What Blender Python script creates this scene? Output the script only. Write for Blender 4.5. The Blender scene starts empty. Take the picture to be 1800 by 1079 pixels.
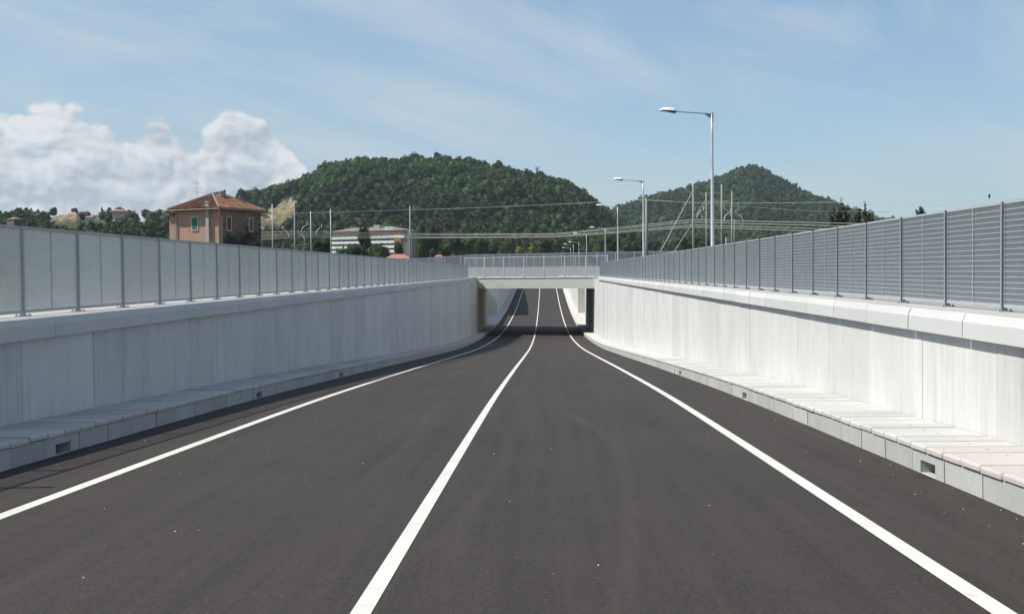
import bpy, math, random
import numpy as np
from mathutils import Matrix, Vector

random.seed(7); rng = np.random.default_rng(7)
scene = bpy.context.scene
C = scene.collection
PI = math.pi

# ------------------------------------------------------------------ camera
FPX = 2120.0; ROLL = 0.00944
EYE = np.array([1.03, 0.0, 1.65])
psi = math.atan(57.74 / FPX); th = math.atan(62.03 / FPX)
cy, sy, ct, st = math.cos(psi), math.sin(psi), math.cos(th), math.sin(th)
FW = np.array([-sy * ct, cy * ct, -st]); RT = np.array([cy, sy, 0.0]); UP = np.cross(RT, FW)
R2 = RT * math.cos(ROLL) - UP * math.sin(ROLL); U2 = UP * math.cos(ROLL) + RT * math.sin(ROLL)
cam = bpy.data.cameras.new('camera'); camo = bpy.data.objects.new('camera', cam); C.objects.link(camo)
m = Matrix.Identity(4)
for i in range(3):
    m[i][0] = R2[i]; m[i][1] = U2[i]; m[i][2] = -FW[i]; m[i][3] = EYE[i]
camo.matrix_world = m
cam.sensor_width = 36.0; cam.lens = 36.0 * FPX / 1800.0
cam.clip_start = 0.1; cam.clip_end = 20000
scene.camera = camo

def at(px, py, Y):
    """world point at distance Y along the road that is seen at (px, py) of the 1800 px wide photograph"""
    d = FW * FPX + R2 * (px - 900) - U2 * (py - 539.5)
    return EYE + d * Y / d[1]

# ------------------------------------------------------------------ light
SUN_EL = math.atan(1.30); SUN_DIR = Vector((math.cos(SUN_EL), 0.05, -math.sin(SUN_EL))).normalized()   # direction the light travels
sun = bpy.data.lights.new('sun', 'SUN'); suno = bpy.data.objects.new('sun', sun); C.objects.link(suno)
sun.energy = 4.3; sun.angle = math.radians(0.5); sun.color = (1.0, 0.955, 0.88)
suno.rotation_euler = SUN_DIR.to_track_quat('-Z', 'Y').to_euler(); suno.location = (-30, 0, 60)

scene.view_settings.view_transform = 'Standard'; scene.view_settings.look = 'None'
scene.view_settings.exposure = 0.45; scene.view_settings.gamma = 1.0
try: scene.view_settings.use_curve_mapping = False
except Exception: pass
scene.cycles.volume_bounces = 0
scene.cycles.max_bounces = 8
scene.cycles.transparent_max_bounces = 16

# ------------------------------------------------------------------ node helpers
class NT:
    def __init__(s, tree): s.t = tree; s.n = tree.nodes; s.l = tree.links
    def new(s, typ, **kw):
        nd = s.n.new(typ)
        for k, v in kw.items(): setattr(nd, k, v)
        return nd
    def put(s, sock, v):
        if v is None: return
        if hasattr(v, 'is_linked') or isinstance(v, bpy.types.NodeSocket): s.l.new(v, sock)
        else:
            if sock.type == 'RGBA' and not isinstance(v, (int, float)) and len(v) == 3: v = (*v, 1)
            sock.default_value = v
    def math(s, op, a, b=None, c=None, clamp=False):
        nd = s.new('ShaderNodeMath', operation=op, use_clamp=clamp)
        s.put(nd.inputs[0], a); s.put(nd.inputs[1], b); s.put(nd.inputs[2], c); return nd.outputs[0]
    def vmath(s, op, a, b=None):
        nd = s.new('ShaderNodeVectorMath', operation=op); s.put(nd.inputs[0], a); s.put(nd.inputs[1], b); return nd.outputs[0]
    def noise(s, vec, scale, detail=4, rough=0.55, dist=0.0, dim='3D'):
        nd = s.new('ShaderNodeTexNoise', noise_dimensions=dim); s.put(nd.inputs['Vector'], vec)
        nd.inputs['Scale'].default_value = scale; nd.inputs['Detail'].default_value = detail
        nd.inputs['Roughness'].default_value = rough; nd.inputs['Distortion'].default_value = dist
        return nd.outputs[0]
    def ramp(s, fac, pts, interp='LINEAR'):
        nd = s.new('ShaderNodeValToRGB'); nd.color_ramp.interpolation = interp; s.put(nd.inputs[0], fac)
        e = nd.color_ramp.elements
        while len(e) < len(pts): e.new(0.5)
        for el, (p, c) in zip(e, pts):
            el.position = p; el.color = (c, c, c, 1) if isinstance(c, (int, float)) else (*c, 1)
        return nd.outputs[0]
    def mix(s, fac, a, b, mode='MIX'):
        nd = s.new('ShaderNodeMix', data_type='RGBA', blend_type=mode)
        s.put(nd.inputs[0], fac); s.put(nd.inputs[6], a); s.put(nd.inputs[7], b); return nd.outputs[2]
    def maprange(s, v, a, b, c, d, smooth=False):
        nd = s.new('ShaderNodeMapRange', interpolation_type='SMOOTHSTEP' if smooth else 'LINEAR')
        for i, x in enumerate((v, a, b, c, d)): s.put(nd.inputs[i], x)
        return nd.outputs[0]
    def xyz(s, v):
        nd = s.new('ShaderNodeSeparateXYZ'); s.put(nd.inputs[0], v); return nd.outputs
    def comb(s, x, y, z):
        nd = s.new('ShaderNodeCombineXYZ'); s.put(nd.inputs[0], x); s.put(nd.inputs[1], y); s.put(nd.inputs[2], z); return nd.outputs[0]

def material(name, col=(0.5, 0.5, 0.5), rough=0.8, metal=0.0, spec=0.5):
    mt = bpy.data.materials.new(name); mt.use_nodes = True
    t = NT(mt.node_tree); b = t.n['Principled BSDF']
    b.inputs['Base Color'].default_value = (*col, 1); b.inputs['Roughness'].default_value = rough
    b.inputs['Metallic'].default_value = metal; b.inputs['Specular IOR Level'].default_value = spec
    return mt, t, b

def bump(t, b, h, strength=0.3, dist=0.01):
    nd = t.new('ShaderNodeBump'); nd.inputs['Strength'].default_value = strength; nd.inputs['Distance'].default_value = dist
    t.put(nd.inputs['Height'], h); t.l.new(nd.outputs[0], b.inputs['Normal'])

# ------------------------------------------------------------------ world: sky with cirrus veils and a cumulus bank on the left
world = bpy.data.worlds.new('World'); scene.world = world; world.use_nodes = True
t = NT(world.node_tree); bg = t.n['Background']; bg.inputs['Strength'].default_value = 0.10
sky = t.new('ShaderNodeTexSky', sky_type='NISHITA'); sky.sun_disc = False
sky.sun_elevation = SUN_EL; sky.sun_rotation = math.atan2(-SUN_DIR.x, -SUN_DIR.y)
sky.air_density = 1.0; sky.dust_density = 0.5; sky.ozone_density = 2.0; sky.altitude = 100
geo = t.new('ShaderNodeTexCoord'); d = t.vmath('NORMALIZE', geo.outputs['Generated'])
dx, dy_, dz = t.xyz(d)
az = t.math('ARCTAN2', dx, dy_); el = t.math('ARCSINE', dz)
# cirrus: a plane high above, streaks along one direction
den = t.math('ADD', t.math('MAXIMUM', dz, 0.0), 0.12)
cu = t.math('DIVIDE', dx, den); cv = t.math('DIVIDE', dy_, den)
rot = 1.0
u2 = t.math('ADD', t.math('MULTIPLY', cu, math.cos(rot)), t.math('MULTIPLY', cv, math.sin(rot)))
v2 = t.math('SUBTRACT', t.math('MULTIPLY', cv, math.cos(rot)), t.math('MULTIPLY', cu, math.sin(rot)))
cvec = t.comb(t.math('MULTIPLY', u2, 0.35), t.math('MULTIPLY', v2, 1.1), 3.3)
c1 = t.noise(cvec, 1.6, 8, 0.58, 0.6)
c2 = t.noise(t.comb(cu, cv, 1.0), 0.45, 3, 0.5)
cir = t.math('MULTIPLY', t.maprange(c1, 0.40, 0.68, 0, 1), t.maprange(c2, 0.30, 0.62, 0.25, 1.0))
cir = t.math('MULTIPLY', cir, 0.85, clamp=True)
# thin milky veil, thicker towards the horizon
veil = t.math('ADD', t.maprange(el, 0.0, 0.26, 0.72, 0.16), t.math('ADD', t.maprange(c2, .35, .65, -.10, .10), t.maprange(az, -.5, .45, .20, -.16)), clamp=True)
veilc = t.mix(veil, t.mix(1.0, sky.outputs[0], (.74, .90, .985), 'MULTIPLY'), (3.15, 3.98, 4.52))
skyc = t.mix(cir, veilc, (4.2, 4.8, 5.2))
# cumulus bank
prof = t.new('ShaderNodeFloatCurve'); t.put(prof.inputs['Value'], t.maprange(az, -1.0, 0.0, 0.0, 1.0))
pp = [(0.0, .09), (.28, .11), (.40, .085), (.50, .12), (.55, .135)]
for px, py in [(0, 178), (60, 168), (100, 176), (150, 203), (200, 228), (238, 240), (268, 214), (302, 214), (335, 238), (370, 226), (402, 203), (445, 214), (482, 234), (512, 262), (532, 298), (548, 345), (562, 400)]:
    pp.append((1 + math.atan((px - 957) / FPX), max(0.0, (486 - py) / FPX * math.cos(math.atan((px - 957) / FPX)))))
pp += [(.845, .0), (.872, .035), (.8845, .098), (.893, .086), (.908, .02), (1.0, 0.0)]
cmap = prof.mapping.curves[0]
while len(cmap.points) < len(pp): cmap.points.new(0.5, 0.5)
for p_, (x_, y_) in zip(cmap.points, pp): p_.location = (x_, y_ * 4); p_.handle_type = 'VECTOR'
prof.mapping.update()
top = t.math('MULTIPLY', prof.outputs[0], 0.25)
qv = t.comb(t.math('MULTIPLY', az, 1.0), t.math('MULTIPLY', el, 1.25), 0.37)
wv = t.new('ShaderNodeTexNoise', noise_dimensions='3D'); wv.inputs['Scale'].default_value = 16; wv.inputs['Detail'].default_value = 3; t.put(wv.inputs['Vector'], qv)
warp = t.new('ShaderNodeVectorMath', operation='SCALE'); t.put(warp.inputs[0], t.vmath('SUBTRACT', wv.outputs['Color'], (.5, .5, .5))); warp.inputs['Scale'].default_value = .040
def billow(off):
    p_ = t.vmath('ADD', t.vmath('ADD', qv, warp.outputs[0]), off); tot = None
    for sc_, am in ((17, 1.0), (39, .55), (90, .28)):
        v_ = t.new('ShaderNodeTexVoronoi', feature='F1', voronoi_dimensions='2D'); v_.inputs['Scale'].default_value = sc_; t.put(v_.inputs['Vector'], p_)
        q_ = t.math('MULTIPLY', t.math('SUBTRACT', .42, v_.outputs['Distance']), am); tot = q_ if tot is None else t.math('ADD', tot, q_)
    return tot
n1 = billow((0, 0, 0)); n1b = billow((-0.0045, 0.0075, 0.0)); n4 = t.noise(qv, 60, 6, .65, .3)
edge = t.math('ADD', t.math('SUBTRACT', top, el), t.math('MULTIPLY', n1, 0.027))
edge = t.math('ADD', edge, t.math('MULTIPLY', t.math('SUBTRACT', n4, .5), .014))
cmask = t.maprange(edge, -0.002, 0.006, 0, 1, True)
cmask = t.math('MULTIPLY', cmask, t.maprange(top, 0.004, 0.02, 0, 1))
n3 = t.noise(t.comb(az, t.math('MULTIPLY', el, 2.6), 1.7), 14, 5, 0.58, 0.5)
relief = t.math('MULTIPLY', t.math('SUBTRACT', n1, n1b), 1.7)
topl = t.maprange(edge, 0.0, 0.055, 0.45, -0.08)
br = t.math('ADD', t.math('ADD', relief, topl), t.maprange(n3, 0.36, 0.66, -0.02, 0.62))
br = t.math('ADD', br, t.math('MULTIPLY', t.math('SUBTRACT', n4, .5), .7), clamp=True)
ccol = t.mix(br, (3.25, 3.78, 4.28), (5.7, 5.92, 6.05))
op = t.math('MULTIPLY', cmask, t.maprange(el, -0.01, 0.05, 0.75, 0.97))
skyc = t.mix(op, skyc, ccol)
t.l.new(skyc, bg.inputs['Color'])

# ------------------------------------------------------------------ mesh helpers
class MB:
    def __init__(s): s.v = []; s.f = []; s.mi = []; s.n = 0
    def add(s, vs, fs, mi=0):
        b = s.n; s.v.extend([tuple(map(float, q)) for q in vs]); s.n += len(vs)
        s.f.extend([tuple(b + i for i in q) for q in fs]); s.mi.extend([mi] * len(fs)); return s
    def box(s, a, b, mi=0):
        x0, y0, z0 = a; x1, y1, z1 = b
        return s.add([(x0, y0, z0), (x1, y0, z0), (x1, y1, z0), (x0, y1, z0), (x0, y0, z1), (x1, y0, z1), (x1, y1, z1), (x0, y1, z1)],
                     [(0, 3, 2, 1), (4, 5, 6, 7), (0, 1, 5, 4), (1, 2, 6, 5), (2, 3, 7, 6), (3, 0, 4, 7)], mi)
    def tube(s, pts, rad, n=8, mi=0, caps=True):
        pts = [Vector(p) for p in pts]
        if not isinstance(rad, (list, tuple)): rad = [rad] * len(pts)
        vs = []; fs = []
        up = None
        for i, p in enumerate(pts):
            d = (pts[min(i + 1, len(pts) - 1)] - pts[max(i - 1, 0)]).normalized()
            if up is None: up = Vector((0, 0, 1)) if abs(d.z) < 0.9 else Vector((0, 1, 0))
            a = d.cross(up).normalized(); b2 = a.cross(d).normalized(); up = b2
            for k in range(n):
                w = 2 * PI * k / n; vs.append(p + (a * math.cos(w) + b2 * math.sin(w)) * rad[i])
        for i in range(len(pts) - 1):
            for k in range(n):
                k2 = (k + 1) % n; fs.append((i * n + k, i * n + k2, (i + 1) * n + k2, (i + 1) * n + k))
        if caps: fs.append(tuple(range(n))[::-1]); fs.append(tuple((len(pts) - 1) * n + k for k in range(n)))
        return s.add(vs, fs, mi)
    def prism(s, prof, y0, y1, mi=0):
        """profile of (x, z) points extruded along Y"""
        n = len(prof); vs = [(x, y0, z) for x, z in prof] + [(x, y1, z) for x, z in prof]
        fs = [(i, (i + 1) % n, n + (i + 1) % n, n + i) for i in range(n)] + [tuple(range(n))[::-1], tuple(range(n, 2 * n))]
        return s.add(vs, fs, mi)
    def mesh(s, name, mats):
        me = bpy.data.meshes.new(name); me.from_pydata(s.v, [], s.f)
        for q in (mats if isinstance(mats, (list, tuple)) else [mats]): me.materials.append(q)
        if any(s.mi): me.polygons.foreach_set('material_index', s.mi)
        me.update(); return me
    def build(s, name, mats, parent=None, smooth=False, fix=True):
        me = s.mesh(name, mats)
        if fix:
            import bmesh
            bm = bmesh.new(); bm.from_mesh(me); bmesh.ops.recalc_face_normals(bm, faces=bm.faces); bm.to_mesh(me); bm.free()
        if smooth: me.polygons.foreach_set('use_smooth', [True] * len(me.polygons))
        return link(name, me, parent)

def link(name, data, parent=None, loc=None, rot=None):
    o = bpy.data.objects.new(name, data); C.objects.link(o)
    if parent is not None: o.parent = parent
    if loc is not None: o.location = loc
    if rot is not None: o.rotation_euler = rot
    return o
def tag(o, label=None, cat=None, group=None, kind=None):
    if label: o['label'] = label
    if cat: o['category'] = cat
    if group: o['group'] = group
    if kind: o['kind'] = kind
    return o
def empty(name, loc=(0, 0, 0), rz=0.0): return link(name, None, None, loc, (0, 0, rz))
def fixn(me):
    import bmesh
    bm = bmesh.new(); bm.from_mesh(me); bmesh.ops.recalc_face_normals(bm, faces=bm.faces); bm.to_mesh(me); bm.free(); return me

# ------------------------------------------------------------------ materials
def concrete(name, base, var=0.12, streak=0.0, blotch=0.12, rough=0.85, tint=(1, 1, 1), rnd=0.0, grit=0.06, drip=0.0):
    mt, t, b = material(name, base, rough, spec=0.3)
    g = t.new('ShaderNodeNewGeometry'); P = g.outputs['Position']; x, y, z = t.xyz(P)
    big = t.noise(P, 0.7, 4, 0.6); fine = t.noise(P, 22, 5, 0.65)
    k = t.math('ADD', t.math('MULTIPLY', t.math('SUBTRACT', big, 0.5), blotch * 2.4), t.math('MULTIPLY', t.math('SUBTRACT', fine, 0.5), grit * 3))
    if streak:
        sv = t.comb(t.math('MULTIPLY', x, 3.0), t.math('MULTIPLY', y, 3.0), t.math('MULTIPLY', z, 0.16))
        s1 = t.noise(sv, 2.6, 5, 0.7, 0.25)
        sv2 = t.comb(t.math('MULTIPLY', x, 8.0), t.math('MULTIPLY', y, 8.0), t.math('MULTIPLY', z, 0.08))
        s2 = t.noise(sv2, 3.0, 2, 0.6)
        k = t.math('ADD', k, t.math('MULTIPLY', t.math('SUBTRACT', s1, 0.5), streak * 3.0))
        k = t.math('ADD', k, t.math('MULTIPLY', t.math('SUBTRACT', s2, 0.5), streak * 1.3))
    if drip:
        dv = t.comb(t.math('MULTIPLY', x, 2.0), t.math('MULTIPLY', y, 2.0), t.math('MULTIPLY', z, 0.25))
        dr = t.maprange(t.noise(dv, 1.7, 4, 0.6, 0.2), 0.56, 0.70, 0, 1)
        k = t.math('SUBTRACT', k, t.math('MULTIPLY', dr, drip))
    if rnd:
        oi = t.new('ShaderNodeObjectInfo'); k = t.math('ADD', k, t.math('MULTIPLY', t.math('SUBTRACT', oi.outputs['Random'], 0.5), rnd * 2))
    k = t.math('ADD', k, 1.0)
    col = t.mix(1.0, (base[0] * tint[0], base[1] * tint[1], base[2] * tint[2]), k, 'MULTIPLY')
    warm = t.maprange(t.noise(P, 1.9, 4, 0.6), 0.48, 0.72, 0, 0.28)
    col = t.mix(warm, col, t.mix(1.0, col, (1.0, 0.93, 0.82), 'MULTIPLY'))
    t.l.new(col, b.inputs['Base Color']); bump(t, b, t.math('ADD', fine, t.math('MULTIPLY', t.noise(P, 90, 2), 0.5)), 0.22, 0.006)
    return mt
M = {}
M['wall'] = concrete('board_marked_concrete', (0.53, 0.53, 0.515), streak=0.115, blotch=0.15, rnd=0.065, drip=0.13)
M['core'] = concrete('joint_concrete', (0.16, 0.16, 0.155))
M['cope'] = concrete('cope_concrete', (0.50, 0.505, 0.495), blotch=0.07, rnd=0.05, streak=0.02, grit=0.05)
M['cope_top'] = concrete('cope_top_concrete', (0.40, 0.39, 0.375), blotch=0.15, grit=0.12)
M['kerb'] = concrete('kerb_concrete', (0.40, 0.405, 0.39), blotch=0.16, rnd=0.09, grit=0.12, drip=0.10)
M['slab'] = concrete('slab_concrete', (0.47, 0.465, 0.44), blotch=0.14, rnd=0.07, grit=0.10)
M['slab_edge'] = concrete('grimy_slab_edge', (0.35, 0.34, 0.31), blotch=0.25, rnd=0.07, grit=0.14)
M['slab_pink'] = concrete('reddish_slab_concrete', (0.455, 0.41, 0.385), blotch=0.14, rnd=0.07, grit=0.10)
M['abut'] = concrete('stained_concrete', (0.60, 0.565, 0.50), streak=0.12, blotch=0.12, drip=0.12)
M['beam'] = concrete('beam_concrete', (0.50, 0.50, 0.46), streak=0.07, blotch=0.05)
M['white_ledge'] = concrete('pale_ledge_concrete', (0.72, 0.71, 0.68), blotch=0.05)
M['deckgrey'] = concrete('parapet_concrete', (0.42, 0.42, 0.42), blotch=0.06)
M['hole'] = material('drain_dark', (0.02, 0.02, 0.02), 0.9)[0]

# asphalt
mt, t, b = material('asphalt', (0.055, 0.052, 0.050), 0.82, spec=0.35); M['asphalt'] = mt
g = t.new('ShaderNodeNewGeometry'); P = g.outputs['Position']; x, y, z = t.xyz(P)
lane = t.noise(t.comb(t.math('MULTIPLY', x, 1.6), t.math('MULTIPLY', y, 0.05), 0.0), 1.7, 4, 0.6, 0.3)
fine_l = t.noise(t.comb(t.math('MULTIPLY', x, 9.0), t.math('MULTIPLY', y, 0.12), 3.0), 1.5, 3, 0.6)
bl = t.noise(P, 0.35, 5, 0.6, 0.4); gr = t.noise(P, 150, 3, 0.8); gr2 = t.noise(P, 30, 4, 0.8)
k = t.math('ADD', t.math('MULTIPLY', t.math('SUBTRACT', lane, 0.5), 0.9), t.math('MULTIPLY', t.math('SUBTRACT', bl, 0.5), 0.55))
k = t.math('ADD', k, t.math('MULTIPLY', t.math('SUBTRACT', fine_l, 0.5), 0.5))
k = t.math('ADD', k, t.math('MULTIPLY', t.math('SUBTRACT', gr, 0.5), 3.4))
k = t.math('ADD', k, t.math('MULTIPLY', t.math('SUBTRACT', gr2, 0.5), 2.6))
def arc(cx_, cy_, r_, w_, ylo, yhi, xlo=-99.0, xhi=99.0):
    dd = t.math('SQRT', t.math('ADD', t.math('POWER', t.math('SUBTRACT', x, cx_), 2.0), t.math('POWER', t.math('SUBTRACT', y, cy_), 2.0)))
    a_ = t.maprange(t.math('ABSOLUTE', t.math('SUBTRACT', dd, r_)), w_ * 0.3, w_, 1, 0, True)
    a_ = t.math('MULTIPLY', a_, t.maprange(y, ylo, ylo + 1.5, 0, 1)); a_ = t.math('MULTIPLY', a_, t.maprange(y, yhi - 2, yhi, 1, 0))
    a_ = t.math('MULTIPLY', a_, t.maprange(x, xlo, xlo + .2, 0, 1)); return a_
def skid(xm, ym, aup, adn, w_, ylo, yhi):
    dy2 = t.math('SUBTRACT', y, ym); sq = t.math('MULTIPLY', dy2, dy2); cf = t.math('ADD', adn, t.math('MULTIPLY', t.math('GREATER_THAN', dy2, 0.0), aup - adn))
    xc_ = t.math('SUBTRACT', xm, t.math('MULTIPLY', sq, cf)); a_ = t.maprange(t.math('ABSOLUTE', t.math('SUBTRACT', x, xc_)), w_ * .35, w_, 1, 0, True)
    return t.math('MULTIPLY', a_, t.math('MULTIPLY', t.maprange(y, ylo, ylo + 1.5, 0, 1), t.maprange(y, yhi - 3, yhi, 1, 0)))
ARCS = t.math('ADD', skid(1.87, 14.5, .0162, .0071, .11, 3.5, 22.5), t.math('MULTIPLY', skid(.555, 14.0, .0148, .012, .10, 7.0, 20.0), .8))
k = t.math('ADD', k, t.math('MULTIPLY', ARCS, 0.22))
k = t.math('MAXIMUM', t.math('ADD', k, 1.0), 0.25)
col = t.mix(1.0, (0.0325, 0.0260, 0.0222), k, 'MULTIPLY')
red = t.maprange(t.noise(P, 40, 3, 0.6), 0.60, 0.70, 0, 0.45)
col = t.mix(red, col, (0.12, 0.075, 0.06))
spk = t.new('ShaderNodeTexVoronoi'); spk.inputs['Scale'].default_value = 34; t.put(spk.inputs['Vector'], P)
sp = t.math('MULTIPLY', t.maprange(spk.outputs['Distance'], 0.09, 0.14, 1, 0), t.math('GREATER_THAN', t.xyz(spk.outputs['Color'])[0], 0.93))
col = t.mix(t.math('MULTIPLY', sp, 0.75), col, (0.30, 0.27, 0.25))
t.l.new(col, b.inputs['Base Color']); bump(t, b, gr, 0.5, 0.004)
t.l.new(t.maprange(gr2, 0.3, 0.7, 0.72, 0.92), b.inputs['Roughness'])

# road paint
mt, t, b = material('white_road_paint', (0.74, 0.73, 0.69), 0.7, spec=0.4); M['paint'] = mt
g = t.new('ShaderNodeNewGeometry'); P = g.outputs['Position']
w = t.math('MAXIMUM', t.maprange(t.noise(P, 18, 8, 0.8), 0.60, 0.70, 0, 0.6), t.maprange(t.noise(P, 3.0, 6, 0.75), 0.60, 0.78, 0, 0.45))
w2 = t.maprange(t.noise(P, 1.5, 4, 0.6), 0.35, 0.7, 1.04, 0.90)
t.l.new(t.mix(w, t.mix(1.0, (0.60, 0.585, 0.54), w2, 'MULTIPLY'), (0.25, 0.24, 0.23)), b.inputs['Base Color'])
bump(t, b, t.noise(P, 140, 2), 0.4, 0.003)

def steel(name, col, rough=0.5, metal=0.55, var=0.15):
    mt, t, b = material(name, col, rough, metal)
    g = t.new('ShaderNodeNewGeometry'); P = g.outputs['Position']
    n = t.noise(P, 9, 5, 0.65); oi = t.new('ShaderNodeObjectInfo')
    k = t.math('ADD', t.math('MULTIPLY', t.math('SUBTRACT', n, 0.5), var * 2), t.math('ADD', t.math('MULTIPLY', t.math('SUBTRACT', oi.outputs['Random'], 0.5), 0.10), 1.0))
    t.l.new(t.mix(1.0, col, k, 'MULTIPLY'), b.inputs['Base Color'])
    t.l.new(t.maprange(n, 0.3, 0.7, rough - 0.1, rough + 0.12), b.inputs['Roughness']); return mt
M['galv'] = steel('galvanised_steel', (0.36, 0.385, 0.40), 0.55, 0.15)
M['grate'] = steel('galvanised_grating', (0.46, 0.485, 0.475), 0.6, 0.1)
M['post'] = steel('weathered_post_steel', (0.27, 0.30, 0.315), 0.5, 0.1)
M['frame'] = steel('weathered_frame_steel', (0.36, 0.385, 0.395), 0.55, 0.1)
M['pole'] = steel('painted_pole', (0.60, 0.62, 0.63), 0.4, 0.35, 0.06)
M['wire'] = material('cable', (0.42, 0.42, 0.36), 0.6)[0]
M['white'] = material('white_shell', (0.82, 0.83, 0.83), 0.25)[0]
M['dark'] = material('dark_housing', (0.035, 0.045, 0.05), 0.45)[0]
M['lens'] = material('lamp_glass', (0.45, 0.45, 0.47), 0.15)[0]
M['mast'] = concrete('mast_concrete', (0.27, 0.265, 0.25), blotch=0.12, drip=0.08)
M['insul'] = material('insulator_white', (0.75, 0.74, 0.70), 0.35)[0]

# ------------------------------------------------------------------ road profile
KY = [-60, -20, 0, 7, 14, 22, 40, 60, 81, 100, 118, 143, 180, 256, 300, 330]
KZ = [1.2, .60, 0.003, -.24, -.490, -.79, -1.60, -2.56, -3.52, -4.20, -4.66, -4.885, -4.49, -2.02, -.58, .30]
KY = np.array(KY, float); KZ = np.array(KZ, float)
slo = np.gradient(KZ, KY)
def zr(Y):
    Y = np.asarray(Y, float); i = np.clip(np.searchsorted(KY, Y) - 1, 0, len(KY) - 2)
    h = KY[i + 1] - KY[i]; s = (Y - KY[i]) / h
    return ((2*s**3 - 3*s**2 + 1) * KZ[i] + (s**3 - 2*s**2 + s) * h * slo[i] + (-2*s**3 + 3*s**2) * KZ[i+1] + (s**3 - s**2) * h * slo[i+1])
def slope(Y): return float((zr(Y + .25) - zr(Y - .25)) / 0.5)
GZ = 0.95
def strip(mb, x0, x1, y0, y1, dz, step=1.0):
    n = max(2, int((y1 - y0) / step) + 1); ys = np.linspace(y0, y1, n); vs = []; fs = []
    for yy in ys:
        zz = float(zr(yy)) + dz; vs += [(x0, yy, zz), (x1, yy, zz)]
    for i in range(n - 1): fs.append((2*i, 2*i+1, 2*i+3, 2*i+2))
    mb.add(vs, fs); return mb

road = strip(MB(), -4.95, 4.95, -30, 330, 0.0).build('road', M['asphalt'], fix=False); tag(road, kind='structure', label='dark asphalt road dipping down to the underpass and rising beyond it')
strip(MB(), -0.058, 0.058, -30, 329, 0.004).build('centre_line', M['paint'], road, fix=False)
for sx in (-1, 1): strip(MB(), sx*3.5 - .068, sx*3.5 + .068, -30, 329, 0.004).build('edge_line', M['paint'], road, fix=False)

# ------------------------------------------------------------------ kerbs and walkways
KX, WX, CX, FX = 4.83, 5.78, 5.68, 6.28          # kerb face, wall face, cope face, fence line
def kerb_mesh(sx, L, hole=None):
    mb = MB(); x0, x1 = KX, KX + .18; z0, z1 = -.12, .228; g_ = .008; c = .008
    def blk(a, b_, za, zb):
        mb.add([(sx*x, y_, z_) for y_ in (a, b_) for x, z_ in ((x0 + c, za), (x0, za + c*0), (x0, zb - c), (x0 + c, zb), (x1, zb), (x1, za))],
               [(0,1,2,3,4,5)[::-1], (6,7,8,9,10,11)] + [(i, (i+1) % 6, 6 + (i+1) % 6, 6 + i) for i in range(6)])
    if hole is None: blk(g_, L - g_, z0, z1)
    else:
        h0, h1, ht = hole; blk(g_, h0, z0, z1); blk(h1, L - g_, z0, z1); blk(h0, h1, ht, z1); blk(h0, h1, z0, .008)
        mb.box((min(sx*(x1-.004), sx*(x1+.004)), h0 - .02, -.02), (max(sx*(x1-.004), sx*(x1+.004)), h1 + .02, ht + .02), 1)
    return fixn(mb.mesh('kerb_block', [M['kerb'], M['hole']]))
def slab_mesh(sx, L, mat):
    mb = MB(); g_ = .008; z0, z1 = .236, .292; r = .022; e = .016
    prof = [(KX - .02, z0), (KX - .02, z1 - r), (KX - .014, z1 - r*.4), (KX - .003, z1), (WX - .01, z1), (WX - .01, z0)]
    n = len(prof); ring = []
    for y_, ins in ((g_, e), (g_ + e, 0), (L - g_ - e, 0), (L - g_, e)):
        for i, (x, z_) in enumerate(prof):
            zz = z_ - ins if z_ > z0 + .01 else z_
            xx = x + (ins * .6 if i < 4 else 0); ring.append((sx * xx, y_, zz))
    fs = [tuple(range(n)), tuple(3*n + i for i in range(n))[::-1]]
    f2 = []
    for k in range(3):
        for i in range(n): (f2 if k != 1 else fs).append((k*n + i, k*n + (i+1) % n, (k+1)*n + (i+1) % n, (k+1)*n + i))
    mb.add(ring, fs)
    mb.f.extend(f2); mb.mi.extend([2] * len(f2))
    cxx = sx * (KX + .50); mb.add([(cxx + .016*math.cos(a), L/2 + .016*math.sin(a), z1 + .0015) for a in [i*PI/3 for i in range(6)]], [(0,1,2,3,4,5)], 1)
    return fixn(mb.mesh('cap_slab', [mat, M['hole'], M['slab_edge']]))
drains = {1: (12.09, 22.95, 33.8), -1: (14.33, 24.5, 34.7)}
phase = {1: 0.57, -1: 0.95}
YK = 41
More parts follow.
